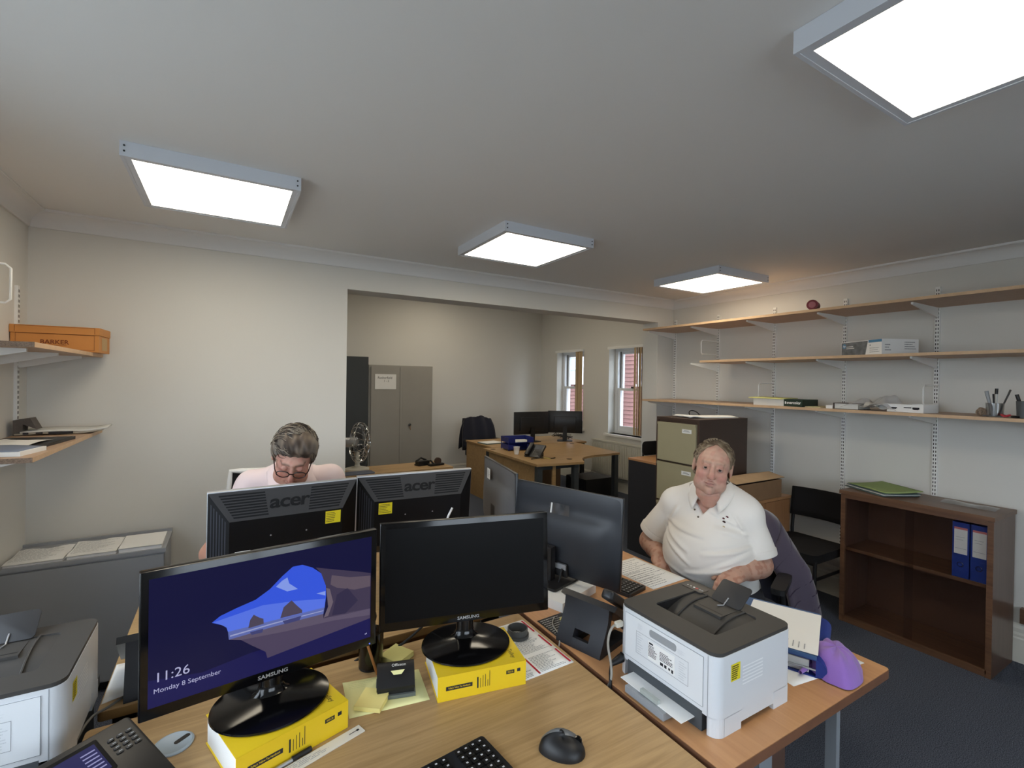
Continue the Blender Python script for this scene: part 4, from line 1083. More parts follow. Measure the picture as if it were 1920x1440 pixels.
# ------------------------------------------------------------------ small things on the near desk
def sheet(name, label, cat, corners, z, m, prints=None, th=.0006, group=None, curl=0.):
    """paper lying flat; corners in order around; prints: list of (material, rects in 0..1)"""
    cx_ = sum(c[0] for c in corners)/4; cy_ = sum(c[1] for c in corners)/4
    t = thing(name, label, cat, (cx_, cy_, z), 0, group)
    P = [Vector((c[0]-cx_, c[1]-cy_, 0)) for c in corners]
    def q(u, v, h=0.): 
        p = P[0].lerp(P[1], u).lerp(P[3].lerp(P[2], u), v); return (p.x, p.y, th+h+curl*((2*abs(u-.5))**4)*(.5+.5*v))
    bm = bmesh.new()
    agrid(bm, lambda u, v: q(u, v), 9, 9); o = fin('paper', bm, m, t, smooth=60, solid=.0004)
    for k, (mm, rects) in enumerate(prints or []):
        bm = bmesh.new()
        for x0, x1, y0, y1 in rects:
            bm.faces.new([bm.verts.new(q(u, v, .0006)) for u, v in ((x0, y0), (x1, y0), (x1, y1), (x0, y1))])
        fin('print', bm, mm, o)['kind'] = 'stuff'
    return t
sheet('yellow_pad_sheet', 'yellow notepad sheet under the hole punch', 'paper', [(.269, 1.233), (.471, 1.203), (.491, 1.347), (.283, 1.389)], ZD, m_ypaper, [(mat('pencil_mark', (196, 196, 140), .8), lines_of_print(.06, .4, .75, .95, 4, .12, 3)+lines_of_print(.7, .95, .5, .7, 3, .12, 4))])
def notepad(label, x, y, z, rz, s_=.072, h=.015, m=None):
    t = thing('sticky_note_pad', label, 'notepad', (x, y, z), rz)
    bm = bmesh.new(); agrid(bm, lambda u, v: ((u-.5)*s_, (v-.5)*s_, h+.004*v*v), 2, 6); fin('top_note', bm, m or m_sticky, t)
    box('pad', -s_/2, s_/2, -s_/2, s_/2, 0, h-.0005, m or m_sticky, t, .0004)
    return t
notepad('sticky note pad between the two monitor bases', .452, 1.432, ZD+.0006, math.radians(32))
notepad('sticky note pad on the yellow sheet in front of the hole punch', .334, 1.262, ZD+.0022, math.radians(-38), .07, .012, mat('sticky_note_warm', (236, 220, 140), .8))
# hole punch
t = thing('hole_punch', 'black two-hole punch standing on the yellow sheet', 'hole punch', (.405, 1.292, ZD+.0022), math.radians(-16))
box('base', -.052, .052, -.045, .04, 0, .009, mat('punch_base_grey', (92, 98, 96), .5), t, .002)
box('lower_body', -.048, .048, -.038, .035, .009, .026, m_blackpl, t, .004)
def hp(u, v):
    y = -.042+.082*v; z = .028+.034*math.sin(min(1, v*1.25)*PI/2)-.010*max(0, v-.75)/.25
    return ((u-.5)*.10, y, z)
bm = bmesh.new(); g = [Vector(hp(0, k/10)) for k in range(11)]; pts = [(p.y, p.z) for p in g]+[(.04, .03), (.03, .020), (-.04, .020)]
a = [bm.verts.new((-.05, p[0], p[1])) for p in pts]; b = [bm.verts.new((.05, p[0], p[1])) for p in pts]; bm.faces.new(a); bm.faces.new(b[::-1])
for i in range(len(pts)): bm.faces.new((a[i], a[(i+1) % len(pts)], b[(i+1) % len(pts)], b[i]))
hd_ = fin('lever', bm, m_blackpl, t, .003)
S = frame_from((0, -.004, .0612), (1, 0, 0), (0, .93, .36))
S = frame_from((.004, -.008, .0575), (1, 0, 0), (0, .88, .47))
text('brand', 'Officeon', .011, S @ T3((.004, .010, .0022)), m_paper2, hd_, .0001)
bm = bmesh.new(); vs = [(-.018, -.004), (.020, -.004), (.011, -.016), (-.010, -.016)]
bm.faces.new([bm.verts.new((x, y, .0012)) for x, y in vs[::-1]]); bmesh.ops.transform(bm, matrix=S, verts=bm.verts); fin('window_mark', bm, m_ypaper, hd_)
# pen pot
t = thing('pen_pot', 'dark see-through pen pot behind the hole punch', 'pen pot', (.372, 1.432, ZD+.0006))
bm = bmesh.new(); alathe(bm, [(0, .0), (.034, 0), (.037, .105), (.035, .105), (.032, .004), (0, .004)], 28, cap=False); fin('cup', bm, clearmat('smoked_plastic', (.20, .20, .22), .06, .1), t, smooth=40)
bm = bmesh.new(); alathe(bm, [(.0, .0005), (.034, .0005), (.0345, .006), (0, .006)], 28, cap=False); fin('foot', bm, m_blackpl, t)
t = thing('pencil', 'brown pencil leaning on the dark pen pot', 'pencil', (.372, 1.432, ZD+.005)); tube('shaft', [(.004, -.058, .0), (-.034, -.034, .13)], .0038, mat('pencil_brown', (150, 98, 48), .5), t, 6)
t = thing('scissors', 'dark scissors standing in the pen pot', 'scissors', (.372, 1.432, ZD+.005)); tube('blade', [(.012, .0, .0), (.0, .01, .11)], .004, m_darksteel, t, 6); tube('blade', [(.0, .0, .0), (.014, .01, .11)], .004, m_darksteel, t, 6)
bm = bmesh.new(); atube(bm, [(.0+.016*math.cos(a), .012, .135+.02*math.sin(a)) for a in [k*PI/6 for k in range(12)]], .004, 6, closed=True); fin('handle', bm, m_blackpl, t, smooth=60)
# ruler and pen by the first book
ca, sa = math.cos(a1), math.sin(a1)
t = thing('ruler', 'white printed ruler in front of the left yellow handbook', 'ruler', (.020+sa*.030, 1.130-ca*.030, ZD+.0005), a1)
bm = bmesh.new(); abox(bm, -.03, .272, -.014, .014, 0, .0025); r_ = fin('ruler', bm, mat('ruler_ivory', (226, 220, 208), .5), t, .0008)
bars('print', lines_of_print(.0, .235, -.008, .011, 4, .28, 12), T3((0, 0, .0026)), m_printg, r_); bars('arrow', [(.238, .262, -.001, .001), (.258, .264, -.003, .003)], T3((0, 0, .0026)), m_print, r_)
t = thing('ballpoint_pen', 'silver ballpoint pen with black grip beside the ruler', 'pen', (.020+sa*.010, 1.130-ca*.010, ZD+.0055), a1)
tube('barrel', [(.02, 0, 0), (.125, 0, 0)], .0042, m_alu, t); tube('grip', [(.112, 0, .002), (.155, 0, .002)], [.0052, .0058], m_blackpl, t); tube('tip', [(.005, 0, 0), (.02, 0, 0)], [.001, .004], m_blackpl, t)
# printed price sheet and ring
rows = []
red = [(.95, .98, .70, .98), (.95, .98, .36, .62), (.95, .98, .03, .30), (.40, .43, .36, .62), (.40, .43, .02, .31), (.38, .41, .80, .98)]
for q in ((.05, .37, .02, .30), (.46, .92, .03, .30), (.05, .37, .36, .62), (.46, .92, .36, .62), (.05, .36, .70, .97), (.46, .92, .72, .97)): rows += lines_of_print(*q, 13, .4, int(q[0]*100+q[2]*17))
sheet('price_sheet', 'printed white sheet with red bars right of the dark monitor', 'paper', [(.706, 1.144), (.916, 1.151), (.914, 1.448), (.704, 1.441)], ZD, m_paper, [(m_red, red), (m_printg, rows)])
t = thing('tape_core', 'dark grey plastic ring standing on the printed sheet', 'ring', (.842, 1.362, ZD+.0016))
bm = bmesh.new(); alathe(bm, [(.030, 0), (.038, 0), (.038, .009), (.034, .010), (.034, .028), (.031, .028), (.030, .010), (.030, 0)], 36, cap=False); fin('ring', bm, mat('ring_grey', (66, 68, 68), .45), t, smooth=30)
# cables behind the monitors
t = thing('monitor_lead', 'black lead drooping behind the dark monitor', 'cable'); tube('lead', crom([(.60, 1.45, .88), (.55, 1.46, .80), (.45, 1.47, .738), (.36, 1.48, .737), (.30, 1.49, .70)], 6), .004, m_cableb, t)
t = thing('monitor_lead', 'black lead hanging behind the right end of the dark monitor', 'cable'); tube('lead', crom([(.86, 1.36, .90), (.88, 1.42, .80), (.91, 1.49, .745), (.935, 1.53, .70)], 6), .004, m_cableb, t)
t = thing('phone_lead', 'grey lead looping beside the left printer', 'cable'); tube('lead', crom([(-.20, 1.64, .735), (-.255, 1.57, .737), (-.285, 1.53, .74), (-.297, 1.44, .735), (-.302, 1.33, .70), (-.305, 1.2, .6)], 6), .0032, mat('cable_midgrey', (110, 108, 104), .5), t)
sheet('paper_sheet', 'white paper by the left printer on the facing desk', 'paper', [(-.277, 1.60), (-.20, 1.63), (-.22, 1.80), (-.277, 1.80)], ZD, m_paper)

# ------------------------------------------------------------------ things on the beech desk
sheet('black_leaflet', 'black leaflet with white writing under the desk phone', 'leaflet', [(.955, 1.292), (1.09, 1.30), (1.09, 1.425), (.955, 1.415)], ZD, mat('leaflet_black', (26, 26, 28), .5), [(m_paper2, lines_of_print(.05, .9, .05, .95, 9, .22, 21))])
notepad('single yellow sticky note at the foot of the desk phone', 1.055, 1.37, ZD+.0014, math.radians(20), .04, .002)
t = thing('leaflet_lead', 'pale lead lying across the black leaflet', 'cable'); tube('lead', crom([(1.02, 1.40, .733), (.985, 1.36, .735), (.965, 1.30, .738), (.95, 1.27, .735), (.936, 1.26, .71)], 6), .0028, m_cable, t)
sheet('handwritten_sheet', 'sheet of handwritten figures in front of the man in the polo shirt', 'paper', [(1.525, 1.40), (1.735, 1.41), (1.722, 1.705), (1.512, 1.695)], ZD, m_paper, [(m_printg, lines_of_print(.04, .95, .05, .95, 16, .22, 31)), (m_print, lines_of_print(.05, .5, .15, .6, 5, .10, 32))])
sheet('paper_sheet', 'white sheet under the purple bag on the beech desk', 'paper', [(1.39, .752), (1.70, .708), (1.715, .80), (1.41, .95)], ZD, m_paper)
# binders
ang = math.atan2(.134, .304)
t = thing('ring_binder', 'navy ring binder lying under the blue folder', 'binder', (1.590, .895, ZD+.0012), ang)
L, Wd, H = .315, .26, .052
box('cover', -L/2, L/2, -Wd/2+.03, Wd/2, 0, .003, m_navy, t, .001); box('cover', -L/2, L/2, -Wd/2+.03, Wd/2, H-.003, H, m_navy, t, .001)
bm = bmesh.new(); pr2 = [(-Wd/2+.032-.028*math.sin(k*PI/8), H/2-H/2*math.cos(k*PI/8)) for k in range(9)]
a = [bm.verts.new((-L/2, p[0], p[1])) for p in pr2]; b = [bm.verts.new((L/2, p[0], p[1])) for p in pr2]; bm.faces.new(a); bm.faces.new(b[::-1])
for k in range(9): bm.faces.new((a[k], a[(k+1) % 9], b[(k+1) % 9], b[k]))
fin('spine', bm, m_navy, t, smooth=50)
box('papers', -L/2+.012, L/2-.012, -Wd/2+.05, Wd/2-.02, .004, .040, m_paper2, t, .0)
tube('rail', [(-L/2+.004, -Wd/2+.03, .02), (-L/2+.004, Wd/2-.02, .02)], .003, m_alu, t)
t = thing('document_folder', 'slate blue folder with a white page on top of the binder', 'folder', (1.585, .902, ZD+.0012+H+.0005), ang+.02)
box('folder', -.160, .160, -.105, .125, 0, .010, m_steelbl, t, .002)
bm = bmesh.new(); agrid(bm, lambda u, v: (-.152+u*.297, -.108+v*.21, .0115+.003*math.sin(u*3)), 8, 3); p_ = fin('page', bm, m_paper, t, smooth=60)
bars('page_note', lines_of_print(-.14, -.09, -.08, -.02, 4, .2, 41), T3((0, 0, .0140)), m_printg, p_)
# purple drawstring bag
def blob(cx_, cy_, cz_, rx, ry, rz_, amp, seed, nu=40, nv=20, flat=0.):
    rr = np.random.RandomState(seed); k = rr.normal(size=(8, 3))*3.2; ph = rr.uniform(0, 6.28, 8)
    def f(u, v):
        th = 2*PI*u; p = PI*(v-.5)
        d = Vector((math.cos(th)*math.cos(p), math.sin(th)*math.cos(p), math.sin(p)))
        s_ = 1+amp*sum(math.sin(k[i] @ np.array(d)+ph[i]) for i in range(8))/3
        q = Vector((d.x*rx*s_, d.y*ry*s_, d.z*rz_*s_))
        return (cx_+q.x, cy_+q.y, max(cz_+q.z, flat))
    return f
t = thing('drawstring_bag', 'purple cloth bag slumped against the binders', 'bag', (1.60, .742, ZD+.0016), math.radians(20))
def bagf(u, v):
    th = 2*PI*u; r = math.sin(PI*min(1, v*1.0)/2)
    rx, ry = .112, .066
    k = 1+.22*max(0, -math.cos(th-.55))**6+.05*math.sin(3*th+1)+.02*math.sin(9*th)
    x, y = rx*math.cos(th)*k*r, ry*math.sin(th)*k*r
    z = .060*(1-r**4)*(1+.35*y/ry*.8-.25*x/rx)+.0035*math.sin(th*7+v*5)*r*(1-r)*4+.002
    return (x, y, max(.0008, z))
bm = bmesh.new(); agrid(bm, bagf, 60, 22, True); bag = fin('bag', bm, m_purple, t, smooth=70)
bm = bmesh.new(); agrid(bm, lambda u, v: (-.05-.08*v, .055+.012*math.sin(2*PI*u)*(1-.6*v)+.02*v, .012+.010*math.cos(2*PI*u)*(1-.5*v)), 14, 6, True); fin('gathered_neck', bm, m_purple, t, smooth=70)

# ------------------------------------------------------------------ right shelves
t = thing('candle', 'dark red pillar candle lying on the top right shelf', 'candle', (3.60, 1.858, 2.1245), math.radians(17))
bm = bmesh.new(); alathe(bm, [(0, -.045), (.030, -.045), (.034, -.042), (.036, .05), (.030, .052), (.022, .052), (.018, .047), (0, .047)], 28, T3((0, 0, .036), ry=-PI/2), cap=False); fin('wax', bm, m_candle, t, smooth=40)
bm = bmesh.new(); alathe(bm, [(.022, 0), (.022, .001), (.010, .0015), (0, .0015)], 20, T3((-.0535, 0, .036), ry=-PI/2), cap=False); fin('hollow', bm, mat('pink_wax', (172, 104, 108), .6), t)
# toner box
P2 = Vector((3.545, 1.415, 0)); d1 = Vector((.459, .889, 0)).normalized(); an = math.atan2(-d1.x, d1.y)
t = thing('toner_box', 'white and grey toner cartridge box on the middle right shelf', 'box', (P2.x, P2.y, 1.7925), an)
box('carton', 0, .245, 0, .345, 0, .098, m_paper, t, .001)
F = frame_from((-.0004, .345, 0), (0, -1, 0), (0, 0, 1))
bm = bmesh.new(); bm.faces.new([bm.verts.new(F @ Vector(v)) for v in ((.004, .004, 0), (.215, .004, 0), (.235, .094, 0), (.004, .094, 0))]); fin('photo_band', bm, mat('toner_grey_print', (104, 108, 112), .5, var=.35, vscale=30), t)
bm = bmesh.new(); alathe(bm, [(.017, 0), (.017, .0003)], 24, F @ T3((.03, .070, .0003))); fin('badge', bm, mat('badge_blue', (86, 132, 168), .5), t)
text('badge_text', 'hp', .022, F @ T3((.03, .070, .0008)), m_paper, t, .0001, shear=.25)
bars('print', [(.05, .11, .062, .067), (.05, .12, .050, .055)], F @ T3((0, 0, .0004)), m_paper2, t)
bars('blue_band', [(.240, .345, .080, .097)], F, mat('toner_blue', (70, 128, 168), .5), t)
bars('print', lines_of_print(.25, .33, .012, .05, 3, .25, 52)+[(.25, .258, .058, .068)], F @ T3((0, 0, .0003)), m_printg, t)
F = frame_from((0, -.0004, 0), (1, 0, 0), (0, 0, 1)); bars('print', lines_of_print(.02, .07, .02, .07, 3, .35, 53)+lines_of_print(.15, .23, .03, .085, 4, .35, 54), F, m_printg, t)
# paper box
t = thing('paper_box', 'white and dark green copier paper box on the lowest right shelf', 'box', (3.565, 1.905, 1.4315))
box('carton', 0, .21, .135, .375, 0, .052, m_paper2, t, .001); box('green_end', 0, .21, 0, .135, 0, .052, mat('dark_green_print', (26, 48, 36), .5), t, .001)
text('brand', 'evercolor', .030, frame_from((-.0006, .062, .027), (0, -1, 0), (0, 0, 1)), m_paper, t, .0001, bold=.0006, xs=.86)
bars('mark', [(.009, .018, .018, .036)], frame_from((-.0006, .135, 0), (0, -1, 0), (0, 0, 1)), m_paper, t)
t = thing('card_stack', 'pale yellow card stack lying on the white end of the paper box', 'card', (3.565, 2.045, 1.4842)); bm = bmesh.new(); agrid(bm, lambda u, v: (-.012+u*.21, v*.27, .003-.004*(1-u)**3+.003*v), 6, 8); fin('card', bm, mat('pale_yellow_card', (222, 220, 140), .7), t, smooth=60, solid=.005)
t = thing('card_stack', 'thin pale card lying between paper box and white rubber block', 'card', (3.58, 1.79, 1.4315)); box('card', 0, .2, 0, .105, 0, .005, mat('cream_card', (226, 214, 170), .7), t, .0005)
t = thing('rubber_block', 'small white block on the lowest right shelf', 'block', (3.58, 1.725, 1.4315)); bm = bmesh.new(); aprism(bm, rrect(.035, .048, .008, 4), 0, .022); fin('block', bm, m_paper, t, .005)
t = thing('hardback_book', 'hardback book with white pages on the lowest right shelf', 'book', (3.56, 1.545, 1.4315)); box('cover', 0, .17, 0, .15, 0, .003, m_brownsteel, t); box('cover', 0, .17, 0, .15, .038, .041, m_brownsteel, t); box('pages', .004, .165, .004, .146, .003, .038, m_paper2, t, 0); box('spine', -.0, .17, .150, .153, 0, .041, m_brownsteel, t)
# crumpled clear polythene bag
t = thing('polythene_bag', 'crumpled clear polythene bag on the lowest right shelf', 'bag', (3.60, 1.50, 1.4320))
def poly_bag(u, v):
    x = -.05+v*.22; y = .15-u*.31; w_ = .75*math.exp(-((u-.22)/.17)**2)+1.0*math.exp(-((u-.70)/.19)**2)
    z = .010+.125*w_*(.30+.70*v)*(1-.25*v*v)+.010*math.sin(u*17)*math.sin(v*9)-.02*(1-w_)*v
    return (x, y, max(z, .001))
bm = bmesh.new(); agrid(bm, poly_bag, 26, 16); fin('film', bm, mat('poly_film', (222, 222, 222), .3, alpha=.62), t, smooth=35)
def poly_in(u, v):
    x = -.03+v*.16; y = .11-u*.26; z = .002+.075*math.sin(u*PI)*(.35+.65*v)+.012*math.sin(u*15+v*7); return (x, y, max(z, .0005))
bm = bmesh.new(); agrid(bm, poly_in, 22, 12); fin('contents', bm, mat('packing_grey', (214, 214, 212), .6), t, smooth=40)
# open white carton
t = thing('white_carton', 'open white carton with black lettering on the lowest right shelf', 'box', (3.565, 1.205, 1.4315), math.radians(-4))
bm = bmesh.new()
for b_ in ((0, .18, 0, .002, 0, .048), (0, .18, .188, .19, 0, .048), (0, .002, .002, .188, 0, .048), (.178, .18, .002, .188, 0, .048), (.002, .178, .002, .188, 0, .002)): abox(bm, *b_)
fin('tray', bm, m_paper, t)
bm = bmesh.new(); abox(bm, -.02, .18, .0, .075, 0, .002, T3((0, .19, .048), rx=math.radians(-14))); fin('flap', bm, m_paper, t)
bm = bmesh.new(); abox(bm, -.005, .18, -.13, 0, 0, .002, T3((0, .19, .049), rx=math.radians(6))); fin('flap', bm, m_paper, t)
F = frame_from((-.0006, .19, 0), (0, -1, 0), (0, 0, 1)); bars('print', [(.02, .055, .022, .030), (.03, .05, .019, .023), (.09, .13, .026, .032), (.135, .17, .020, .032), (.14, .165, .017, .021)], F, m_print, t)
# pen cups and bits at the far right
def cup(label, x, y, z, r, h, m, name='pen_cup'):
    t = thing(name, label, 'pen pot', (x, y, z)); bm = bmesh.new(); alathe(bm, [(0, 0), (r*.9, 0), (r, h), (r*.92, h), (r*.84, .003), (0, .003)], 24, cap=False); fin('cup', bm, m, t, smooth=40); return t
cup('clear pen cup full of pens at the right end of the lowest shelf', 3.60, .905, 1.4315, .038, .075, clearmat('clear_cup', (.8, .8, .8), .15, .15))
for k, (dx, dy, h, r, mm, lb) in enumerate(((-.005, .012, .135, .008, m_greypl, 'grey marker'), (.0, -.002, .15, .0065, m_paper2, 'white pen with dark cap'), (.01, -.02, .145, .004, m_darkgrey, 'thin dark pencil'), (-.012, .0, .12, .004, m_blackpl, 'thin black pen'))):
    t = thing('pen', lb+' standing in the clear pen cup', 'pen', (3.60+dx*.5, .905+dy*.5, 1.436)); tube('barrel', [(0, 0, 0), (dx*1.5, dy*1.8, h*.8)], r, mm, t, 8); tube('cap', [(dx*1.5, dy*1.8, h*.8), (dx*1.9, dy*2.2, h)], r*1.08, m_blackpl if k in (1, 3) else mm, t, 8)
t = thing('rubber_band_ball', 'heap of elastic bands beside the clear pen cup', 'elastic bands', (3.60, .962, 1.4315)); bm = bmesh.new()
rr = np.random.RandomState(3)
for k in range(14):
    c_ = rr.uniform(-.012, .012, 3); ax = Euler(rr.uniform(0, 3, 3)).to_matrix()
    atube(bm, [Vector((c_[0], c_[1], .024+c_[2]*.6))+ax @ Vector((.018*math.cos(a), .018*math.sin(a), 0)) for a in [j*PI/8 for j in range(16)]], .0022, 5, closed=True)
fin('bands', bm, mat('band_tan', (150, 130, 112), .7), t, smooth=60)['kind'] = 'stuff'
t = thing('scissors', 'pair of red-handled scissors lying at the right end of the lowest shelf', 'scissors', (3.57, .835, 1.4320))
tube('handle', [(.0+.02*math.cos(a), .02+.016*math.sin(a), .006+.008*abs(math.sin(a))) for a in [k*PI/6 for k in range(12)]], .005, mat('red_plastic', (196, 60, 72), .4), t, 6, True)
tube('handle', [(.0+.018*math.cos(a), -.016+.013*math.sin(a), .006) for a in [k*PI/6 for k in range(12)]], .005, m_blackpl, t, 6, True); box('blade', -.004, .004, .035, .11, .003, .007, m_darksteel, t, .0005)
cup('dark grey pen cup cut by the right edge of the picture', 3.60, .79, 1.4315, .034, .09, mat('cup_slate', (84, 88, 90), .5))
t = thing('pen', 'dark marker standing in the dark grey pen cup', 'pen', (3.60, .79, 1.436)); tube('barrel', [(0, 0, 0), (-.01, .03, .12)], .008, m_blackpl, t)

# ------------------------------------------------------------------ on the filing cabinet
t = thing('paper_roll', 'white papers lying on the filing cabinet', 'papers', (3.30, 2.52, 1.3205), math.radians(-15))
def pr_(u, v): return (-.22+u*.44, -.11+v*.22, .004+.010*math.exp(-((u-.1)/.12)**2)+.012*(1-v)*(.4+.6*u)*math.sin(v*3))
bm = bmesh.new(); agrid(bm, pr_, 14, 8); fin('top_sheet', bm, m_paper, t, smooth=60, solid=.008)
bm = bmesh.new(); agrid(bm, lambda u, v: tuple(Vector(pr_(u, v))+Vector((.03, .02, -.0035))), 14, 8); fin('under_sheet', bm, m_paper2, t, smooth=60)
t = thing('cable_loop', 'black cable loop lying behind the papers on the filing cabinet', 'cable', (3.35, 2.66, 1.324)); tube('loop', [(.06*math.cos(a), .03*math.sin(a), .004+.035*max(0, math.sin(a))) for a in [k*PI/10 for k in range(20)]], .004, m_cableb, t, 6, True)

# ------------------------------------------------------------------ on and in the bookcase
t = thing('folder_stack', 'green card folders stacked on the dark bookcase', 'folders', (3.765, 1.495, .8855), math.radians(-28))
for k in range(4):
    def fl_(u, v, k=k): return (-.12+u*.25+.004*k, -.155+v*.32-.004*k, .006*k+.003+.012*(abs(u-.5)**2)*k*.6+.010*u*(k == 3))
    bm = bmesh.new(); agrid(bm, fl_, 9, 9); fin('folder', bm, (m_teal, m_paper2, m_teal, m_green)[k], t, smooth=60, solid=.003)
t = thing('plastic_sleeve', 'clear plastic sleeve lying on the dark bookcase', 'sleeve', (3.80, 1.05, .8855), math.radians(-4))
bm = bmesh.new(); agrid(bm, lambda u, v: (-.055+u*.11, -.125+v*.25, .003+.010*math.sin(u*PI)*(1+.4*math.sin(v*9))), 8, 14); fin('film', bm, clearmat('sleeve_film', (.9, .9, .9), .22, .3), t, smooth=50)
def lever_arch(label, y):
    t = thing('lever_arch_file', label, 'file', (3.625, y, .4985), 0, 'blue lever arch files')
    w = .074
    box('case', 0, .27, 0, w, 0, .315, m_navy, t, .003)
    F = frame_from((-.0006, w, 0), (0, -1, 0), (0, 0, 1))
    lb = bars('spine_label', [(.008, w-.008, .135, .285)], F, m_paper2, t); bars('red_strip', [(.008, w-.008, .275, .287)], F @ T3((0, 0, .0003)), mat('strip_red', (190, 110, 110), .6), lb)
    bars('label_lines', [(.012, w-.012, .165, .167), (.016, w-.02, .23, .232), (.016, w-.026, .215, .217)], F @ T3((0, 0, .0003)), m_printg, lb)
    bm = bmesh.new(); atube(bm, [F @ Vector((w/2+.013*math.cos(a), .075+.013*math.sin(a), .001)) for a in [k*PI/9 for k in range(18)]], .0022, 6, closed=True); fin('finger_ring', bm, m_chrome, t, smooth=60)
    return t
lever_arch('left of two blue lever arch files behind the bookcase glass', 1.005); lever_arch('right of two blue lever arch files behind the bookcase glass', .925)

# ------------------------------------------------------------------ left shelves and cabinet
t = thing('document_box', 'orange wooden-look box with brown lettering on the upper left shelf', 'box', (-.735, 3.29, 1.7005), math.radians(-2.5))
box('base', -.165, .165, -.10, .10, 0, .085, m_orange, t, .0015); box('lid', -.168, .168, -.103, .103, .086, .124, m_orange, t, .0015)
F = frame_from((0, -.1006, 0), (1, 0, 0), (0, 0, 1)); F2 = frame_from((0, -.1036, 0), (1, 0, 0), (0, 0, 1))
bars('border', [(-.148, .148, .008, .0095), (-.148, -.1465, .008, .085), (.1465, .148, .008, .085), (-.148, .148, .083, .085)], F, m_brownprint, t)
bars('border', [(-.15, .15, .119, .1205), (-.15, -.1485, .09, .12), (.1485, .15, .09, .12)], F2, m_brownprint, t)
text('lettering', 'BARKER', .030, F @ T3((-.005, .044, .0005)), m_brownprint, t, .0002, bold=.0004); bars('underline', [(-.045, .04, .027, .0285)], F, m_brownprint, t)
Fx = frame_from((.1656, 0, 0), (0, 1, 0), (0, 0, 1)); bars('side_label', [(-.05, .05, .012, .078)], Fx, mat('label_tan', (196, 160, 110), .6), t)
t = thing('newspaper', 'folded newspapers lying at the back of the lower left shelf', 'newspaper', (-.735, 3.27, 1.2875), math.radians(4))
for k, (dx, hh) in enumerate(((0, 0), (.02, .010))):
    def np_(u, v, dx=dx, hh=hh): return (-.15+dx+u*.32, -.10+v*.2, .006+hh+.030*max(0, u-.65)**1.3*2+.004*math.sin(u*5))
    bm = bmesh.new(); agrid(bm, np_, 14, 4); o = fin('fold', bm, m_paper2 if k else mat('newsprint', (170, 164, 152), .85), t, smooth=60, solid=.008)
bars('photo', [(-.03, .06, .004, .016), (-.12, -.10, .006, .016), (-.075, -.05, .008, .015)], frame_from((0, -.1012, 0), (1, 0, 0), (0, 0, 1)) @ T3((0, 0, .0005)), m_print, t)
t = thing('card_wedge', 'dark grey folded card wedge standing on the lower left shelf', 'card', (-.855, 3.20, 1.2875))
bm = bmesh.new()
pts = [(-.03, 0), (.0, 0), (.005, .055), (.055, .03), (.03, .085), (-.03, .075)]
a = [bm.verts.new((p[0], -.03, p[1])) for p in pts]; b = [bm.verts.new((p[0], .05, p[1])) for p in pts]; bm.faces.new(a); bm.faces.new(b[::-1])
for i in range(6): bm.faces.new((a[i], a[(i+1) % 6], b[(i+1) % 6], b[i]))
fin('card', bm, mat('dark_card', (90, 84, 80), .8, var=.1, vscale=60), t)
t = thing('clipboard', 'black clipboard with paper on the lower left shelf', 'clipboard', (-.755, 2.78, 1.2875), math.radians(-6))
box('board', -.115, .125, -.22, .18, 0, .012, m_blackpl, t, .003); bm = bmesh.new(); agrid(bm, lambda u, v: (-.10+u*.19, -.2+v*.33, .0125+.006*math.sin(v*4)*u), 4, 8); fin('paper', bm, m_paper, t, smooth=60)
t = thing('bound_report', 'white-edged report with blue-grey cover in front of the clipboard', 'report', (-.748, 2.54, 1.2875), math.radians(-10))
box('pages', -.12, .13, -.14, .03, 0, .016, m_paper, t, .001); bm = bmesh.new(); agrid(bm, lambda u, v: (-.115+u*.235, -.13+v*.155, .0165+.008*math.sin(u*PI)*v), 6, 4); fin('cover', bm, mat('bluegrey_cover', (122, 132, 152), .6), t, smooth=60, solid=.001)
# paper piles on the grey cabinet
for k, (x0, x1, y0, y1, lb, hgt) in enumerate(((-.893, -.680, 3.078, 3.300, 'loose printed papers at the left of the grey cabinet top', .009), (-.672, -.480, 3.082, 3.315, 'middle pile of printed papers on the grey cabinet', .013), (-.474, -.292, 3.080, 3.322, 'blank white paper pile at the right of the grey cabinet top', .018))):
    t = thing('paper_pile', lb, 'papers', ((x0+x1)/2, (y0+y1)/2, .6855), 0); w, d = (x1-x0)/2, (y1-y0)/2
    bm = bmesh.new(); abox(bm, -w+.003, w-.003, -d+.004, d-.004, 0, hgt); fin('pile', bm, m_paper, t)
    def ps(u, v, w=w, d=d, k=k, hgt=hgt): return (-w+u*2*w, -d+v*2*d, hgt+.003+(.004*math.sin(u*9+k)*v+.003*math.sin(v*8) if k < 2 else 0))
    bm = bmesh.new(); agrid(bm, ps, 10, 8); p_ = fin('top_sheet', bm, m_paper, t, smooth=60)
    if k < 2: bars('print', lines_of_print(-w+.012, w-.012, -d+.015, d-.015, 13, .2, 61+k), T3((0, 0, hgt+.0105)), m_printg, p_)

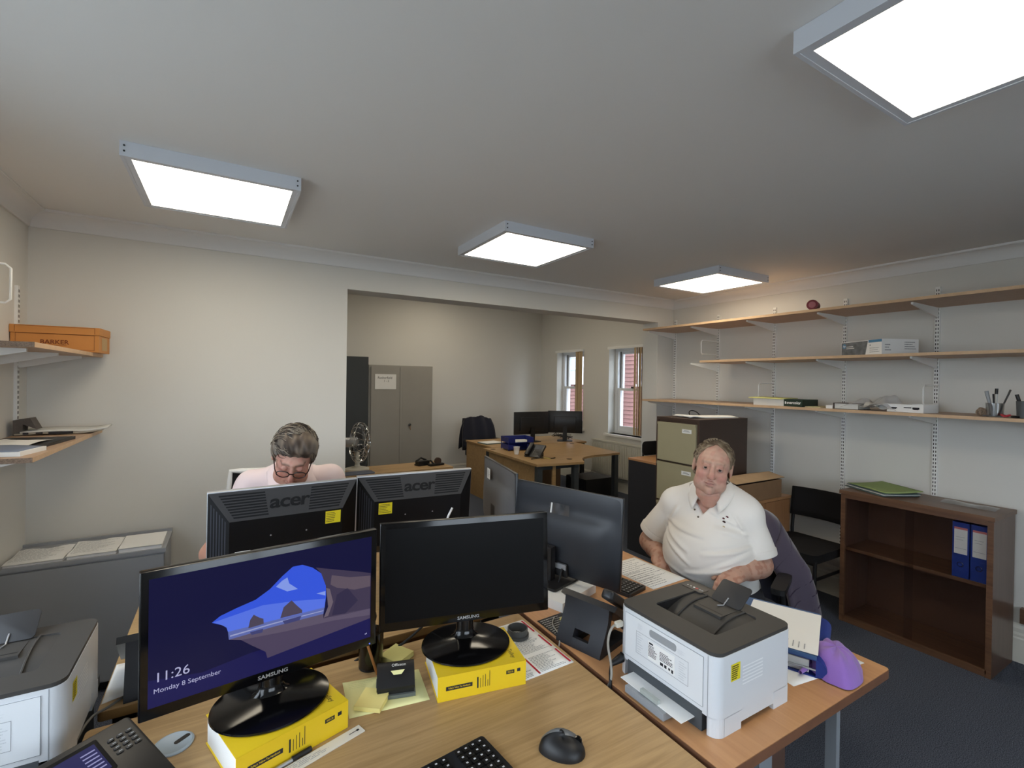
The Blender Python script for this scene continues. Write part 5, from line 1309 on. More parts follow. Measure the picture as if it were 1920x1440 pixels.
# ------------------------------------------------------------------ alcove things
def small_monitor(label, x, y, yaw, zb, W_=.55, h=.32):
    t = thing('monitor', label, 'monitor', (x, y, ZD+.0005), yaw); lz = zb-ZD
    bm = bmesh.new(); aprism(bm, rrect(W_, .018, .003, 2), lz, lz+h, T3((0, .01, 0))); fin('panel', bm, m_blacksat, t, .001)
    bm = bmesh.new(); aprism(bm, rrect(W_-.18, .03, .01, 3), lz+.05, lz+h-.08, T3((0, -.01, 0))); fin('back_bulge', bm, m_blacksat, t, .006)
    box('neck', -.03, .03, -.045, -.02, .008, lz+.10, m_blackpl, t, .003); bm = bmesh.new(); aprism(bm, rrect(.22, .19, .02, 4), 0, .009); fin('base', bm, m_blackpl, t, .002)
    return t
small_monitor('left of two black monitors on the straight alcove desk', 3.72, 5.72, math.radians(-2), .835, .57)
small_monitor('right of two black monitors on the straight alcove desk, turned', 4.22, 5.60, math.radians(-38), .845, .50)
t = thing('letter_tray', 'stacked blue plastic letter trays on the L-shaped desk', 'letter tray', (3.14, 5.16, ZD+.0005), math.radians(-8))
for k in range(2):
    z = .012+.085*k; bm = bmesh.new()
    for b_ in ((-.17, .17, -.13, .13, z, z+.004), (-.17, .17, .126, .13, z, z+.062), (-.17, -.166, -.126, .126, z, z+.062), (.166, .17, -.126, .126, z, z+.062), (-.17, -.08, -.13, -.126, z, z+.062), (.08, .17, -.13, -.126, z, z+.062)): abox(bm, *b_)
    fin('tray', bm, m_blueplas, t, .002)
bm = bmesh.new(); abox(bm, -.16, .16, -.12, .12, .10, .108); fin('papers', bm, m_paper2, t)
for sx in (-.165, .165):
    for sy in (-.125, .125): tube('riser', [(sx, sy, 0), (sx, sy, .10)], .005, m_blueplas, t)
phone_ = thing('desk_phone', 'black desk phone with handset on the L-shaped alcove desk', 'phone', (3.02, 4.56, ZD+.0005), math.radians(-62), 'black desk phones')
M = T3((0, 0, .06), rx=math.radians(38))
bm = bmesh.new(); aprism(bm, rrect(.20, .20, .01, 4), -.012, .014, M); fin('body', bm, m_blacksat, phone_, .004)
box('foot', -.07, .07, -.05, .07, 0, .04, m_blackpl, phone_, .004)
bm = bmesh.new(); abox(bm, -.02, .08, .02, .085, .0142, .0146, M); fin('display', bm, mat('lcd_grey', (66, 72, 84), .3), phone_)
bm = bmesh.new(); aprism(bm, rrect(.05, .19, .015, 4, -.068, 0), .014, .045, M); fin('handset', bm, m_blacksat, phone_, .008)
for i in range(3):
    for j in range(4):
        bm = bmesh.new(); aprism(bm, rrect(.014, .010, .002, 2), .014, .017, M @ T3((0.0+i*.024, -.01-j*.02, 0))); fin('key', bm, m_darkgrey, phone_)
t = thing('paper_cup', 'white disposable cup beside the alcove desk phone', 'cup', (2.915, 4.80, ZD+.0005)); bm = bmesh.new(); alathe(bm, [(0, 0), (.026, 0), (.037, .085), (.039, .087), (.035, .085), (.024, .004), (0, .004)], 24, cap=False); fin('cup', bm, m_paper, t, smooth=40)
t = thing('phone_lead', 'black and yellow leads curled on the L-shaped alcove desk', 'cable', (3.0, 4.36, ZD+.005)); tube('lead', crom([(-.13, .05, 0), (-.06, .06, 0), (-.02, .02, .01), (.05, .05, 0), (.10, -.01, 0), (.16, .01, 0)], 5), .006, m_cableb, t); tube('yellow_lead', crom([(.0, .06, 0), (.04, .02, .005), (.07, -.03, 0)], 5), .005, mat('yellow_cable', (214, 196, 110), .5), t)
for k, (x, y) in enumerate(((2.86, 5.28), (3.27, 4.25), (4.12, 5.30))):
    t = thing('cable_port', ['black desk port at the left back of the L-shaped desk', 'black desk port at the near end of the L-shaped desk', 'black desk port at the far right of the L-shaped desk'][k], 'cable port', (x, y, ZD+.0003)); bm = bmesh.new(); alathe(bm, [(.032, 0), (.032, .002), (.024, .0022), (0, .0015)], 20, cap=False); fin('cap', bm, mat('port_brown', (70, 52, 34), .6), t)
t = thing('paper_pile', 'papers lying at the left end of the straight alcove desk', 'papers', (3.10, 5.80, ZD+.0005), math.radians(8)); box('pile', -.14, .16, -.11, .11, 0, .012, m_teal, t, .001); box('top_sheet', -.12, .15, -.10, .12, .012, .015, m_paper, t, 0)
keyboard('black keyboard in front of the alcove monitors', 4.16, 5.58, ZD, math.radians(-8), .40, .125) if False else None
t = thing('cable_tangle', 'tangle of black leads on the straight alcove desk by the window', 'cables', (4.36, 5.88, ZD+.006)); rr = np.random.RandomState(5)
for k in range(4):
    pts = [(rr.uniform(-.10, .12), rr.uniform(-.2, .2), rr.uniform(0, .06)) for _ in range(7)]; tube('lead', crom(pts, 6), .005, m_cableb, t, 6)
# office chair with a dark coat behind the alcove desk
def office_chair(label, loc, rz, frame_m, fab, backw=.46, z_top=.98, mesh_back=False):
    """faces local -y"""
    t = thing('office_chair', label, 'chair', loc, rz)
    bm = bmesh.new(); aprism(bm, rrect(.48, .46, .10, 6), .43, .50); fin('seat', bm, fab, t, .025, 3)
    zb = z_top-.50
    def bk(u, v):
        x = (u-.5)*backw*(1-.10*v*v); return (x, .235+.05*v-.05*(2*abs(u-.5))**2*-1*.5+.02*math.sin(v*PI), zb+v*.50)
    bm = bmesh.new(); agrid(bm, bk, 13, 12); fin('backrest', bm, fab, t, smooth=60, solid=.03 if not mesh_back else .01)
    if mesh_back:
        edge = [bk(0, v/10) for v in range(11)]+[bk(u/10, 1) for u in range(1, 11)]+[bk(1, 1-v/10) for v in range(1, 11)]+[bk(1-u/10, 0) for u in range(1, 10)]
        tube('back_frame', edge, .014, frame_m, t, 8, True)
    tube('back_post', [(0, .20, .42), (0, .275, .50), (0, .285, zb+.15)], .022, frame_m, t)
    for s_ in (-1, 1):
        tube('arm_post', [(s_*.22, .05, .45), (s_*.265, .05, .48), (s_*.265, .04, .655)], .014, frame_m, t)
        bm = bmesh.new(); aprism(bm, rrect(.06, .24, .025, 5, s_*.265, .01), .655, .68); fin('arm_pad', bm, m_blackpl, t, .008)
    tube('gas_column', [(0, 0, .08), (0, 0, .43)], .025, m_blackmetal, t)
    for k in range(5):
        a = k*2*PI/5+.3; p = Vector((.29*math.cos(a), .29*math.sin(a), .07)); tube('star_leg', [(0, 0, .11), p], [.028, .016], m_blackpl, t)
        bm = bmesh.new(); alathe(bm, [(.028, -.012), (.028, .012)], 14, T3((p.x, p.y, .0285), rz=a, rx=PI/2)); fin('castor', bm, m_blackpl, t)
    return t
office_chair('dark office chair with a coat over it behind the straight alcove desk', (3.42, 6.62, 0), math.radians(4), m_blackpl, m_navyfab, .46, .99)
t = thing('dark_coat', 'navy coat draped over the alcove office chair', 'coat', (3.42, 6.86, .0), math.radians(4))
def coat(u, v):
    x = (u-.5)*.60*(1-.2*math.exp(-((v-.5)/.2)**2)); s_ = (v-.5)*2
    z = 1.02-.46*abs(s_)**1.5-.05*(2*abs(u-.5))**3+.01*math.sin(u*13); y = -.02+.075*s_*min(1, abs(s_)*3)*1.0+.012*math.sin(u*17+v*3)
    return (x, y, z)
bm = bmesh.new(); agrid(bm, coat, 22, 24); fin('coat', bm, m_navyfab, t, smooth=60, solid=.02)
# waste bin
t = thing('waste_bin', 'dark blue bin with a liner beside the low oak cupboard', 'bin', (2.47, 5.95, 0)); bm = bmesh.new(); alathe(bm, [(0, 0), (.12, 0), (.145, .36), (.15, .365), (.14, .36), (.115, .01), (0, .01)], 28, cap=False); fin('bin', bm, mat('bin_navy', (44, 52, 84), .4), t, smooth=40)
bm = bmesh.new(); agrid(bm, lambda u, v: ((.142+.012*math.sin(u*40)*v+.01*v)*math.cos(2*PI*u), (.142+.012*math.sin(u*40)*v+.01*v)*math.sin(2*PI*u), .36+.02*math.sin(v*3)-.05*v), 50, 5, True); fin('liner', bm, mat('liner_blue', (96, 116, 168), .4), t, smooth=60)
# things on the low oak cupboard
t = thing('desk_organiser', 'black desk punch on the low oak cupboard in the alcove', 'hole punch', (1.70, 4.64, .7205), math.radians(15)); box('base', -.07, .07, -.04, .04, 0, .012, m_blackpl, t, .003); box('body', -.065, .065, -.035, .03, .012, .045, m_blackpl, t, .008); tube('lever', [(-.06, .02, .045), (0, .03, .07), (.06, .02, .045)], .010, m_blackpl, t)
t = thing('tape_dispenser', 'black tape dispenser on the right end of the low oak cupboard', 'tape dispenser', (1.82, 4.57, .7205), math.radians(10)); box('base', -.08, .08, -.03, .03, 0, .02, m_blackpl, t, .006)
bm = bmesh.new(); alathe(bm, [(.022, -.012), (.036, -.012), (.036, .012), (.022, .012)], 22, T3((.02, 0, .042), rx=PI/2)); fin('tape_roll', bm, m_brownsteel, t, smooth=40); tube('cutter_arm', [(-.03, 0, .02), (-.065, 0, .055), (-.075, 0, .05)], .009, m_blackpl, t)
t = thing('laptop_stand', 'slate blue flat pad lying on the low oak cupboard', 'pad', (1.00, 4.475, .7205), math.radians(3)); bm = bmesh.new(); aprism(bm, rrect(.33, .15, .03, 5), 0, .008); fin('pad', bm, mat('slate_pad', (88, 96, 116), .5), t, .002)
# desk fan, chrome cage, seen edge-on past the wall
t = thing('desk_fan', 'chrome desk fan at the edge of the alcove opening', 'fan', (1.06, 4.665, .7205), math.radians(62))
bm = bmesh.new(); alathe(bm, [(.11, 0), (.11, .015), (.03, .035), (.022, .05), (.02, .17), (0, .17)], 24, cap=False); fin('stand', bm, m_beigepl, t, smooth=40)
tube('motor', [(0, .14, .26), (0, .0, .26)], .048, m_alu, t, 16); tube('neck', [(0, .03, .16), (0, .06, .24)], .018, m_blackpl, t)
for k in range(20):
    a = 2*PI*k/20; ca_, sa_ = math.cos(a), math.sin(a)
    pts = [(r*ca_, y, .26+r*sa_) for r, y in ((.03, -.10), (.10, -.095), (.175, -.06), (.19, -.02), (.175, .02), (.10, .05), (.04, .055))]
    tube('cage_wire', crom(pts, 3), .0022, m_chrome, t, 5)
for r, y in ((.19, -.02), (.10, -.095), (.03, -.10)): tube('cage_ring', [(r*math.cos(a), y, .26+r*math.sin(a)) for a in [k*PI/16 for k in range(32)]], .004 if r > .15 else .003, m_chrome, t, 6, True)
for k in range(4):
    a = 2*PI*k/4+.4
    def bl(u, v, a=a):
        r = .03+.13*u; th = a+(v-.5)*(.5+.5*u); return (r*math.cos(th), -.03+.035*(v-.5), .26+r*math.sin(th))
    bm = bmesh.new(); agrid(bm, bl, 6, 6); fin('blade', bm, mat('fan_blade', (70, 74, 78), .3), t, smooth=60, solid=.002)
# folded black chair leaning between the cupboard and the nib
t = thing('folded_chair', 'folded black chair standing behind the charcoal cupboard', 'chair', (3.63, 3.402, 0))
bm = bmesh.new(); aprism(bm, rrect(.22, .14, .04, 5), -.010, .010, T3((0, 0, .94), rx=PI/2)); fin('backrest', bm, m_blackfab, t, .006)
bm = bmesh.new(); aprism(bm, rrect(.22, .36, .04, 5), -.010, .010, T3((0, 0, .55), rx=PI/2)); fin('seat', bm, m_blackfab, t, .006)
for s_ in (-1, 1):
    tube('leg', [(s_*.10, .0, 0), (s_*.10, .0, .98)], .010, m_blackmetal, t)
    tube('leg', [(s_*.085, -.014, 0), (s_*.085, -.014, .62)], .009, m_blackmetal, t)
# ------------------------------------------------------------------ implicit surfaces for the two people
def V3(*a): return np.array(a, dtype=np.float32)
def sph(P, c, r): return np.sqrt(((P-V3(*c))**2).sum(1))-r
def ell(P, c, r, A=None):
    q = P-V3(*c)
    if A is not None: q = q @ A
    r = V3(*r); k0 = np.sqrt(((q/r)**2).sum(1)); k1 = np.sqrt(((q/(r*r))**2).sum(1))+1e-9
    return k0*(k0-1)/k1
def cap(P, a, b, ra, rb=None):
    rb = ra if rb is None else rb
    a = V3(*a); b = V3(*b); ab = b-a; t = np.clip(((P-a) @ ab)/(ab @ ab), 0, 1)
    return np.sqrt(((P-a-t[:, None]*ab)**2).sum(1))-(ra+(rb-ra)*t)
def smin(a, b, k):
    h = np.clip(.5+.5*(b-a)/k, 0, 1); return b+(a-b)*h-k*h*(1-h)
def smax(a, b, k): return -smin(-a, -b, k)
def wob(P, f, seed, n=6):
    r = np.random.RandomState(seed); out = np.zeros(len(P), np.float32)
    for _ in range(n):
        k = r.normal(size=3).astype(np.float32)*f; out += np.sin(P @ k+r.uniform(0, 6.28))
    return out/n
def surfnet(f, lo, hi, h, block=8, slack=1.7):
    lo = np.array(lo, np.float32); hi = np.array(hi, np.float32)
    nb = np.ceil((hi-lo)/(h*block)).astype(int); n = nb*block
    bc = np.stack(np.meshgrid(*[(np.arange(k)+.5)*block*h for k in nb], indexing='ij'), -1).reshape(-1, 3).astype(np.float32)+lo
    dc = f(bc); keep = np.abs(dc) < block*h*.866*slack
    Vv = np.repeat(np.repeat(np.repeat(dc.reshape(nb), block, 0), block, 1), block, 2).astype(np.float32)
    kb = np.argwhere(keep.reshape(nb))
    off = np.stack(np.meshgrid(*[np.arange(block)]*3, indexing='ij'), -1).reshape(-1, 3)
    idx = (kb[:, None, :]*block+off[None]).reshape(-1, 3)
    vals = np.empty(len(idx), np.float32)
    for s in range(0, len(idx), 400000):
        q = idx[s:s+400000]; vals[s:s+400000] = f(q.astype(np.float32)*h+lo)
    Vv[idx[:, 0], idx[:, 1], idx[:, 2]] = vals
    S = Vv < 0
    c = [S[i:n[0]-1+i, j:n[1]-1+j, k:n[2]-1+k] for i in (0, 1) for j in (0, 1) for k in (0, 1)]
    anyv = c[0].copy(); allv = c[0].copy()
    for q in c[1:]: anyv |= q; allv &= q
    act = np.argwhere(anyv & ~allv)
    vid = np.full(anyv.shape, -1, np.int32); vid[act[:, 0], act[:, 1], act[:, 2]] = np.arange(len(act))
    acc = np.zeros((len(act), 3), np.float32); cnt = np.zeros(len(act), np.float32)
    corners = [(i, j, k) for i in (0, 1) for j in (0, 1) for k in (0, 1)]
    for a in corners:
        for ax in range(3):
            if a[ax]: continue
            b = list(a); b[ax] = 1
            va = Vv[act[:, 0]+a[0], act[:, 1]+a[1], act[:, 2]+a[2]]; vb = Vv[act[:, 0]+b[0], act[:, 1]+b[1], act[:, 2]+b[2]]
            m = (va < 0) != (vb < 0); t = np.where(m, va/(va-vb+1e-12), 0)
            p = np.tile(np.array(a, np.float32), (len(act), 1)); p[:, ax] += t
            acc[m] += p[m]; cnt[m] += 1
    verts = (act+acc/np.maximum(cnt, 1)[:, None])*h+lo
    faces = []
    for ax in range(3):
        u, w = [(1, 2), (2, 0), (0, 1)][ax]
        sl0 = [slice(1, None)]*3; sl1 = [slice(1, None)]*3
        A = S[1:-1, 1:-1, 1:-1]
        sh = [slice(1, -1)]*3; sh[ax] = slice(2, None)
        B = S[tuple(sh)]
        e = np.argwhere(A != B)+1
        flip = S[e[:, 0], e[:, 1], e[:, 2]]
        q = []
        for du, dw in ((0, 0), (-1, 0), (-1, -1), (0, -1)):
            g = e.copy(); g[:, u] += du; g[:, w] += dw
            ok = (g >= 0).all(1) & (g < np.array(vid.shape)).all(1)
            g = np.clip(g, 0, np.array(vid.shape)-1)
            q.append(np.where(ok, vid[g[:, 0], g[:, 1], g[:, 2]], -1))
        q = np.stack(q, 1); good = (q >= 0).all(1); q = q[good]; flip = flip[good]
        q[~flip] = q[~flip][:, ::-1]
        faces.append(q)
    return verts, np.concatenate(faces)
def organic(name, f, lo, hi, h, m, parent, col=None, smooth_it=1):
    v, q = surfnet(f, lo, hi, h)
    for _ in range(smooth_it):                              # light laplacian smoothing
        s = np.zeros_like(v); c = np.zeros(len(v))
        for i in range(4):
            for j in (1, 3):
                np.add.at(s, q[:, i], v[q[:, (i+j) % 4]]); np.add.at(c, q[:, i], 1)
        v = np.where(c[:, None] > 0, .5*v+.5*s/np.maximum(c, 1)[:, None], v)
    me = bpy.data.meshes.new(name)
    me.vertices.add(len(v)); me.vertices.foreach_set('co', v.astype(np.float32).ravel())
    me.loops.add(len(q)*4); me.loops.foreach_set('vertex_index', q.astype(np.int32).ravel())
    me.polygons.add(len(q)); me.polygons.foreach_set('loop_start', np.arange(0, len(q)*4, 4, dtype=np.int32)); me.polygons.foreach_set('loop_total', np.full(len(q), 4, np.int32))
    me.polygons.foreach_set('use_smooth', np.ones(len(q), bool))
    me.update(); me.validate()
    if col is not None:
        cc = np.clip(col(v.astype(np.float32)), 0, 255)/255
        cl = np.where(cc <= .04045, cc/12.92, ((cc+.055)/1.055)**2.4)
        at = me.color_attributes.new('Col', 'FLOAT_COLOR', 'POINT')
        at.data.foreach_set('color', np.concatenate([cl, np.ones((len(cl), 1))], 1).astype(np.float32).ravel())
    me.materials.append(m)
    o = bpy.data.objects.new(name, me); C.objects.link(o)
    if parent is not None: o.parent = parent
    return o
def headframe(f, roll):
    f = np.array(f, float); f /= np.linalg.norm(f); y = -f
    x = np.cross(y, (0, 0, 1)); x /= np.linalg.norm(x); z = np.cross(x, y)
    c, s = math.cos(roll), math.sin(roll)
    return np.stack([x*c-z*s, y, z*c+x*s], 1).astype(np.float32)      # columns are the local axes
def head_sdf(p, st):
    """p: local head coords; face looks to -y; origin between the ears at eye level"""
    w = st.get('w', 1.); d = ell(p, (0, .018, st.get('cz', .034)), (.077*w, .096, st.get('cr', .083)))
    d = smin(d, ell(p, (0, -.028, -.030), (.064*w, .064, .090)), .03)
    d = smin(d, ell(p, (0, -.046, -.086), (.046*w, .040, .034)), .03)
    ax = np.abs(p[:, 0]); q = p.copy(); q[:, 0] = ax
    d = smin(d, sph(q, (.040*w, -.060, -.034), .024), .022)                    # cheeks
    d = smin(d, ell(q, (.044*w, -.040, -.078), (.026, .034, .030)), .022)      # jowls
    d = smin(d, cap(q, (0, -.090, .026), (.036, -.080, .024), .011, .009), .014)   # brow
    d = smax(d, -ell(q, (.031, -.103, .004), (.020, .018, .014)), .010)        # sockets
    d = smin(d, cap(p, (0, -.090, .012), (0, -.1135, -.035), .0085, st.get('nose', .0125)), .010)   # nose
    d = smin(d, sph(q, (.0125, -.102, -.040), .0088), .007)
    d = smin(d, ell(q, (.031, -.0835, .003), (.0155, .0125, .0125)), .004)     # lids
    d = smax(d, -cap(q, (.017, -.0985, .0), (.043, -.0905, -.001), .0022), .002) if st.get('eyes') else d
    d = smax(d, -cap(q, (.016, -.102, -.041), (.036, -.085, -.066), .0022), .006)  # nasolabial fold
    d = smin(d, ell(q, (.0, -.099, -.0635), (.022, .008, .0055)), .006)
    d = smin(d, ell(q, (.0, -.098, -.0755), (.019, .008, .0065)), .006)        # lips
    d = smax(d, -cap(q, (0, -.1085, -.0695), (.026, -.096, -.0735), .0020), .003)
    d = smin(d, sph(p, (0, -.086, -.104), .019), .016)                         # chin
    if st.get('jowl'):
        d = smin(d, ell(p, (0, -.038, -.128), (.052, .044, .032)), .020)
        d = smax(d, -cap(q, (0, -.090, -.121), (.045, -.060, -.108), .003), .008)
    ear = ell(q, (.081*w, .012, -.006), (.010, .021, .033))
    ear = smax(ear, -ell(q, (.092*w, .006, -.004), (.008, .011, .017)), .004)
    d = smin(d, ear, .006)
    return d
def head_col(p, v, st):
    """sRGB skin colour over the head in local coords"""
    base = np.array(st['skin'], float); n = len(p); c = np.tile(base, (n, 1))
    q = np.abs(p[:, 0])
    def blend(mask, colr): 
        nonlocal c; c = c*(1-mask[:, None])+np.array(colr, float)*mask[:, None]
    g = lambda d, s: np.exp(-(d/s)**2)
    blend(.55*g(np.sqrt((q-.045)**2+(p[:, 2]+.036)**2), .026)*(p[:, 1] < -.02), st['red'])
    blend(.45*g(np.sqrt(q**2+(p[:, 2]+.036)**2), .018)*(p[:, 1] < -.09), st['red'])
    blend(.25*(wob(p, 90, 3) > .15)*(p[:, 1] < .05), st['red'])
    blend(.35*g(np.sqrt((q-.031)**2+((p[:, 2]+.010)*1.6)**2), .014)*(p[:, 1] < -.06), (132, 84, 76))
    blend(.8*g(np.sqrt((q*.35)**2+((p[:, 2]+.0712-.10*q)*3.0)**2), .0085)*(p[:, 1] < -.085)*(q < .028), (112, 66, 62))
    blend(.55*g(np.sqrt((q*.55)**2+((p[:, 2]+.0695)*2.2)**2), .013)*(p[:, 1] < -.085), st['lip'])
    blend(st.get('stubble', .25)*g(p[:, 2]+.098, .035)*(p[:, 1] < -.01), (140, 112, 102))
    brow = g(p[:, 2]-.0235-.0035*(1-((q-.028)/.02)**2), .0042)*(q > .010)*(q < .050)*(p[:, 1] < -.06)
    blend(np.clip(brow*st.get('brow_k', .7), 0, 1), st['brow'])
    blend(.45*g(np.sqrt(((q-.031)*.6)**2+((p[:, 2]-.010)*1.8)**2), .010)*(p[:, 1] < -.06), (138, 92, 82))
    c *= (1+.05*wob(p, 160, 8))[:, None]
    return c
def hair_sdf(p, st):
    t = st['t']; w = st.get('w', 1.)
    az = np.arctan2(np.abs(p[:, 0]), -p[:, 1]+.005)          # 0 at the front, pi at the back
    xs, ys = st['line']; zh = np.interp(az, xs, ys)
    tt = np.interp(az, [0, 1.2, 2, 3.14], st.get('tk', [t, t, t, t]))
    d = ell(p, (0, .018, st.get('cz', .034)), (.077*w, .096, st.get('cr', .083)))-tt
    d = np.minimum(d, ell(p, (0, .03, -.02), (.070*w, .078, .075))-tt)
    if 'crest' in st: d = smin(d, ell(p, *st['crest']), .02)
    fl = p[:, 0]*st.get('fx', 240.)+p[:, 2]*st.get('fz', 60.)
    d = d-.0026*np.sin(fl+6*wob(p, 22, 5))-.0035*wob(p, 60, 4)
    d = smax(d, zh-p[:, 2]+.006*wob(p, 120, 9), .006)
    for e in (-1, 1): d = np.maximum(d, -(ell(p, (e*.083*w, .004, -.010), (.020, .022, .034))))
    return d
def hand_sdf(P, wrist, dr, nrm, thumb, curl=.5):
    out = np.full(len(P), .5, np.float32); wr = V3(*wrist)
    near = ((P-wr)**2).sum(1) < .26**2
    if not near.any(): return out
    Q = P[near]; d = V3(*dr); d /= np.linalg.norm(d); n = V3(*nrm); n -= d*(n @ d); n /= np.linalg.norm(n); s = np.cross(d, n)*thumb
    A = np.stack([d, s, n], 1)
    r = ell(Q, wr+.045*d, (.058, .044, .019), A)
    r = smin(r, cap(Q, wr-.01*d, wr+.03*d, .026, .024), .02)
    for k, (o, L) in enumerate(((.031, .072), (.011, .080), (-.010, .074), (-.029, .058))):
        a = wr+.082*d+o*s; ang = curl*.5; x = a; rad = .0098
        for seg, lk in enumerate((.45, .32, .23)):
            ang += curl*.45; dirv = d*math.cos(ang)-n*math.sin(ang)+s*o*.6; y = x+dirv*L*lk
            r = smin(r, cap(Q, x, y, rad, rad*.92), .006); x = y; rad *= .92
    a = wr+.022*d+.030*s; b = a+.040*(.62*d+.66*s-.30*n); e = b+.034*(.86*d+.25*s-.35*n)
    r = smin(r, cap(Q, a, b, .014, .0115), .010); r = smin(r, cap(Q, b, e, .011, .009), .005)
    out[near] = r
    return out
m_skin = attrmat('skin', .55, .35, .15, 260., .12); m_hairA = attrmat('hair', .6, .3); m_knit = mat('white_pique_cotton', (226, 222, 216), .9, sheen=.2, bump=.25, bscale=700)
m_pinkshirt = mat('pale_pink_cotton', (232, 214, 216), .9, sheen=.15, bump=.12, bscale=500)
def strands(name, st, c, A, parent, m, n=500, seed=1, length=.05, r=.0011, cols=((120, 112, 100), (170, 164, 152), (84, 76, 68))):
    """loose locks lying on the hair surface"""
    rr = np.random.RandomState(seed); bm = bmesh.new(); cl = bm.loops.layers.float_color.new('Col') if False else None
    A_ = Matrix(A.tolist()); cv = Vector(c)
    for _ in range(n):
        az = rr.uniform(-PI, PI); elv = rr.uniform(.05, 1.45)
        x, y, z = math.sin(az)*math.cos(elv), -math.cos(az)*math.cos(elv), math.sin(elv)
        zh = float(np.interp(abs(az), *st['line']))
        p = Vector((x*.077, .018+y*.096, .034+z*.083))
        if p.z < zh+.01: continue
        nrm = Vector((x/.077, y/.096, z/.083)).normalized()
        fl = Vector(st['flow'](p)); fl -= nrm*fl.dot(nrm)
        if fl.length < 1e-4: continue
        fl.normalize(); side = nrm.cross(fl); L = length*rr.uniform(.5, 1.2); t = st['t']+.002+rr.uniform(-.001, .003); pts = []
        wv = rr.uniform(-.012, .012)
        for k in range(6):
            u = k/5; q = p+fl*L*u+side*wv*math.sin(u*3)
            d = Vector(((q.x)/.077, (q.y-.018)/.096, (q.z-.034)/.083)); s_ = 1/max(d.length, .3)
            q = Vector((q.x*s_, (q.y-.018)*s_+.018, (q.z-.034)*s_+.034)) if d.length > .2 else q
            q = q+nrm*(t+.004*math.sin(u*PI)*rr.uniform(.3, 1))
            pts.append(cv+A_ @ q)
        atube(bm, pts, [r, r*1.2, r*1.2, r*1.1, r*.9, r*.4], 3, cap=False)
    return fin(name, bm, m, parent, smooth=80)

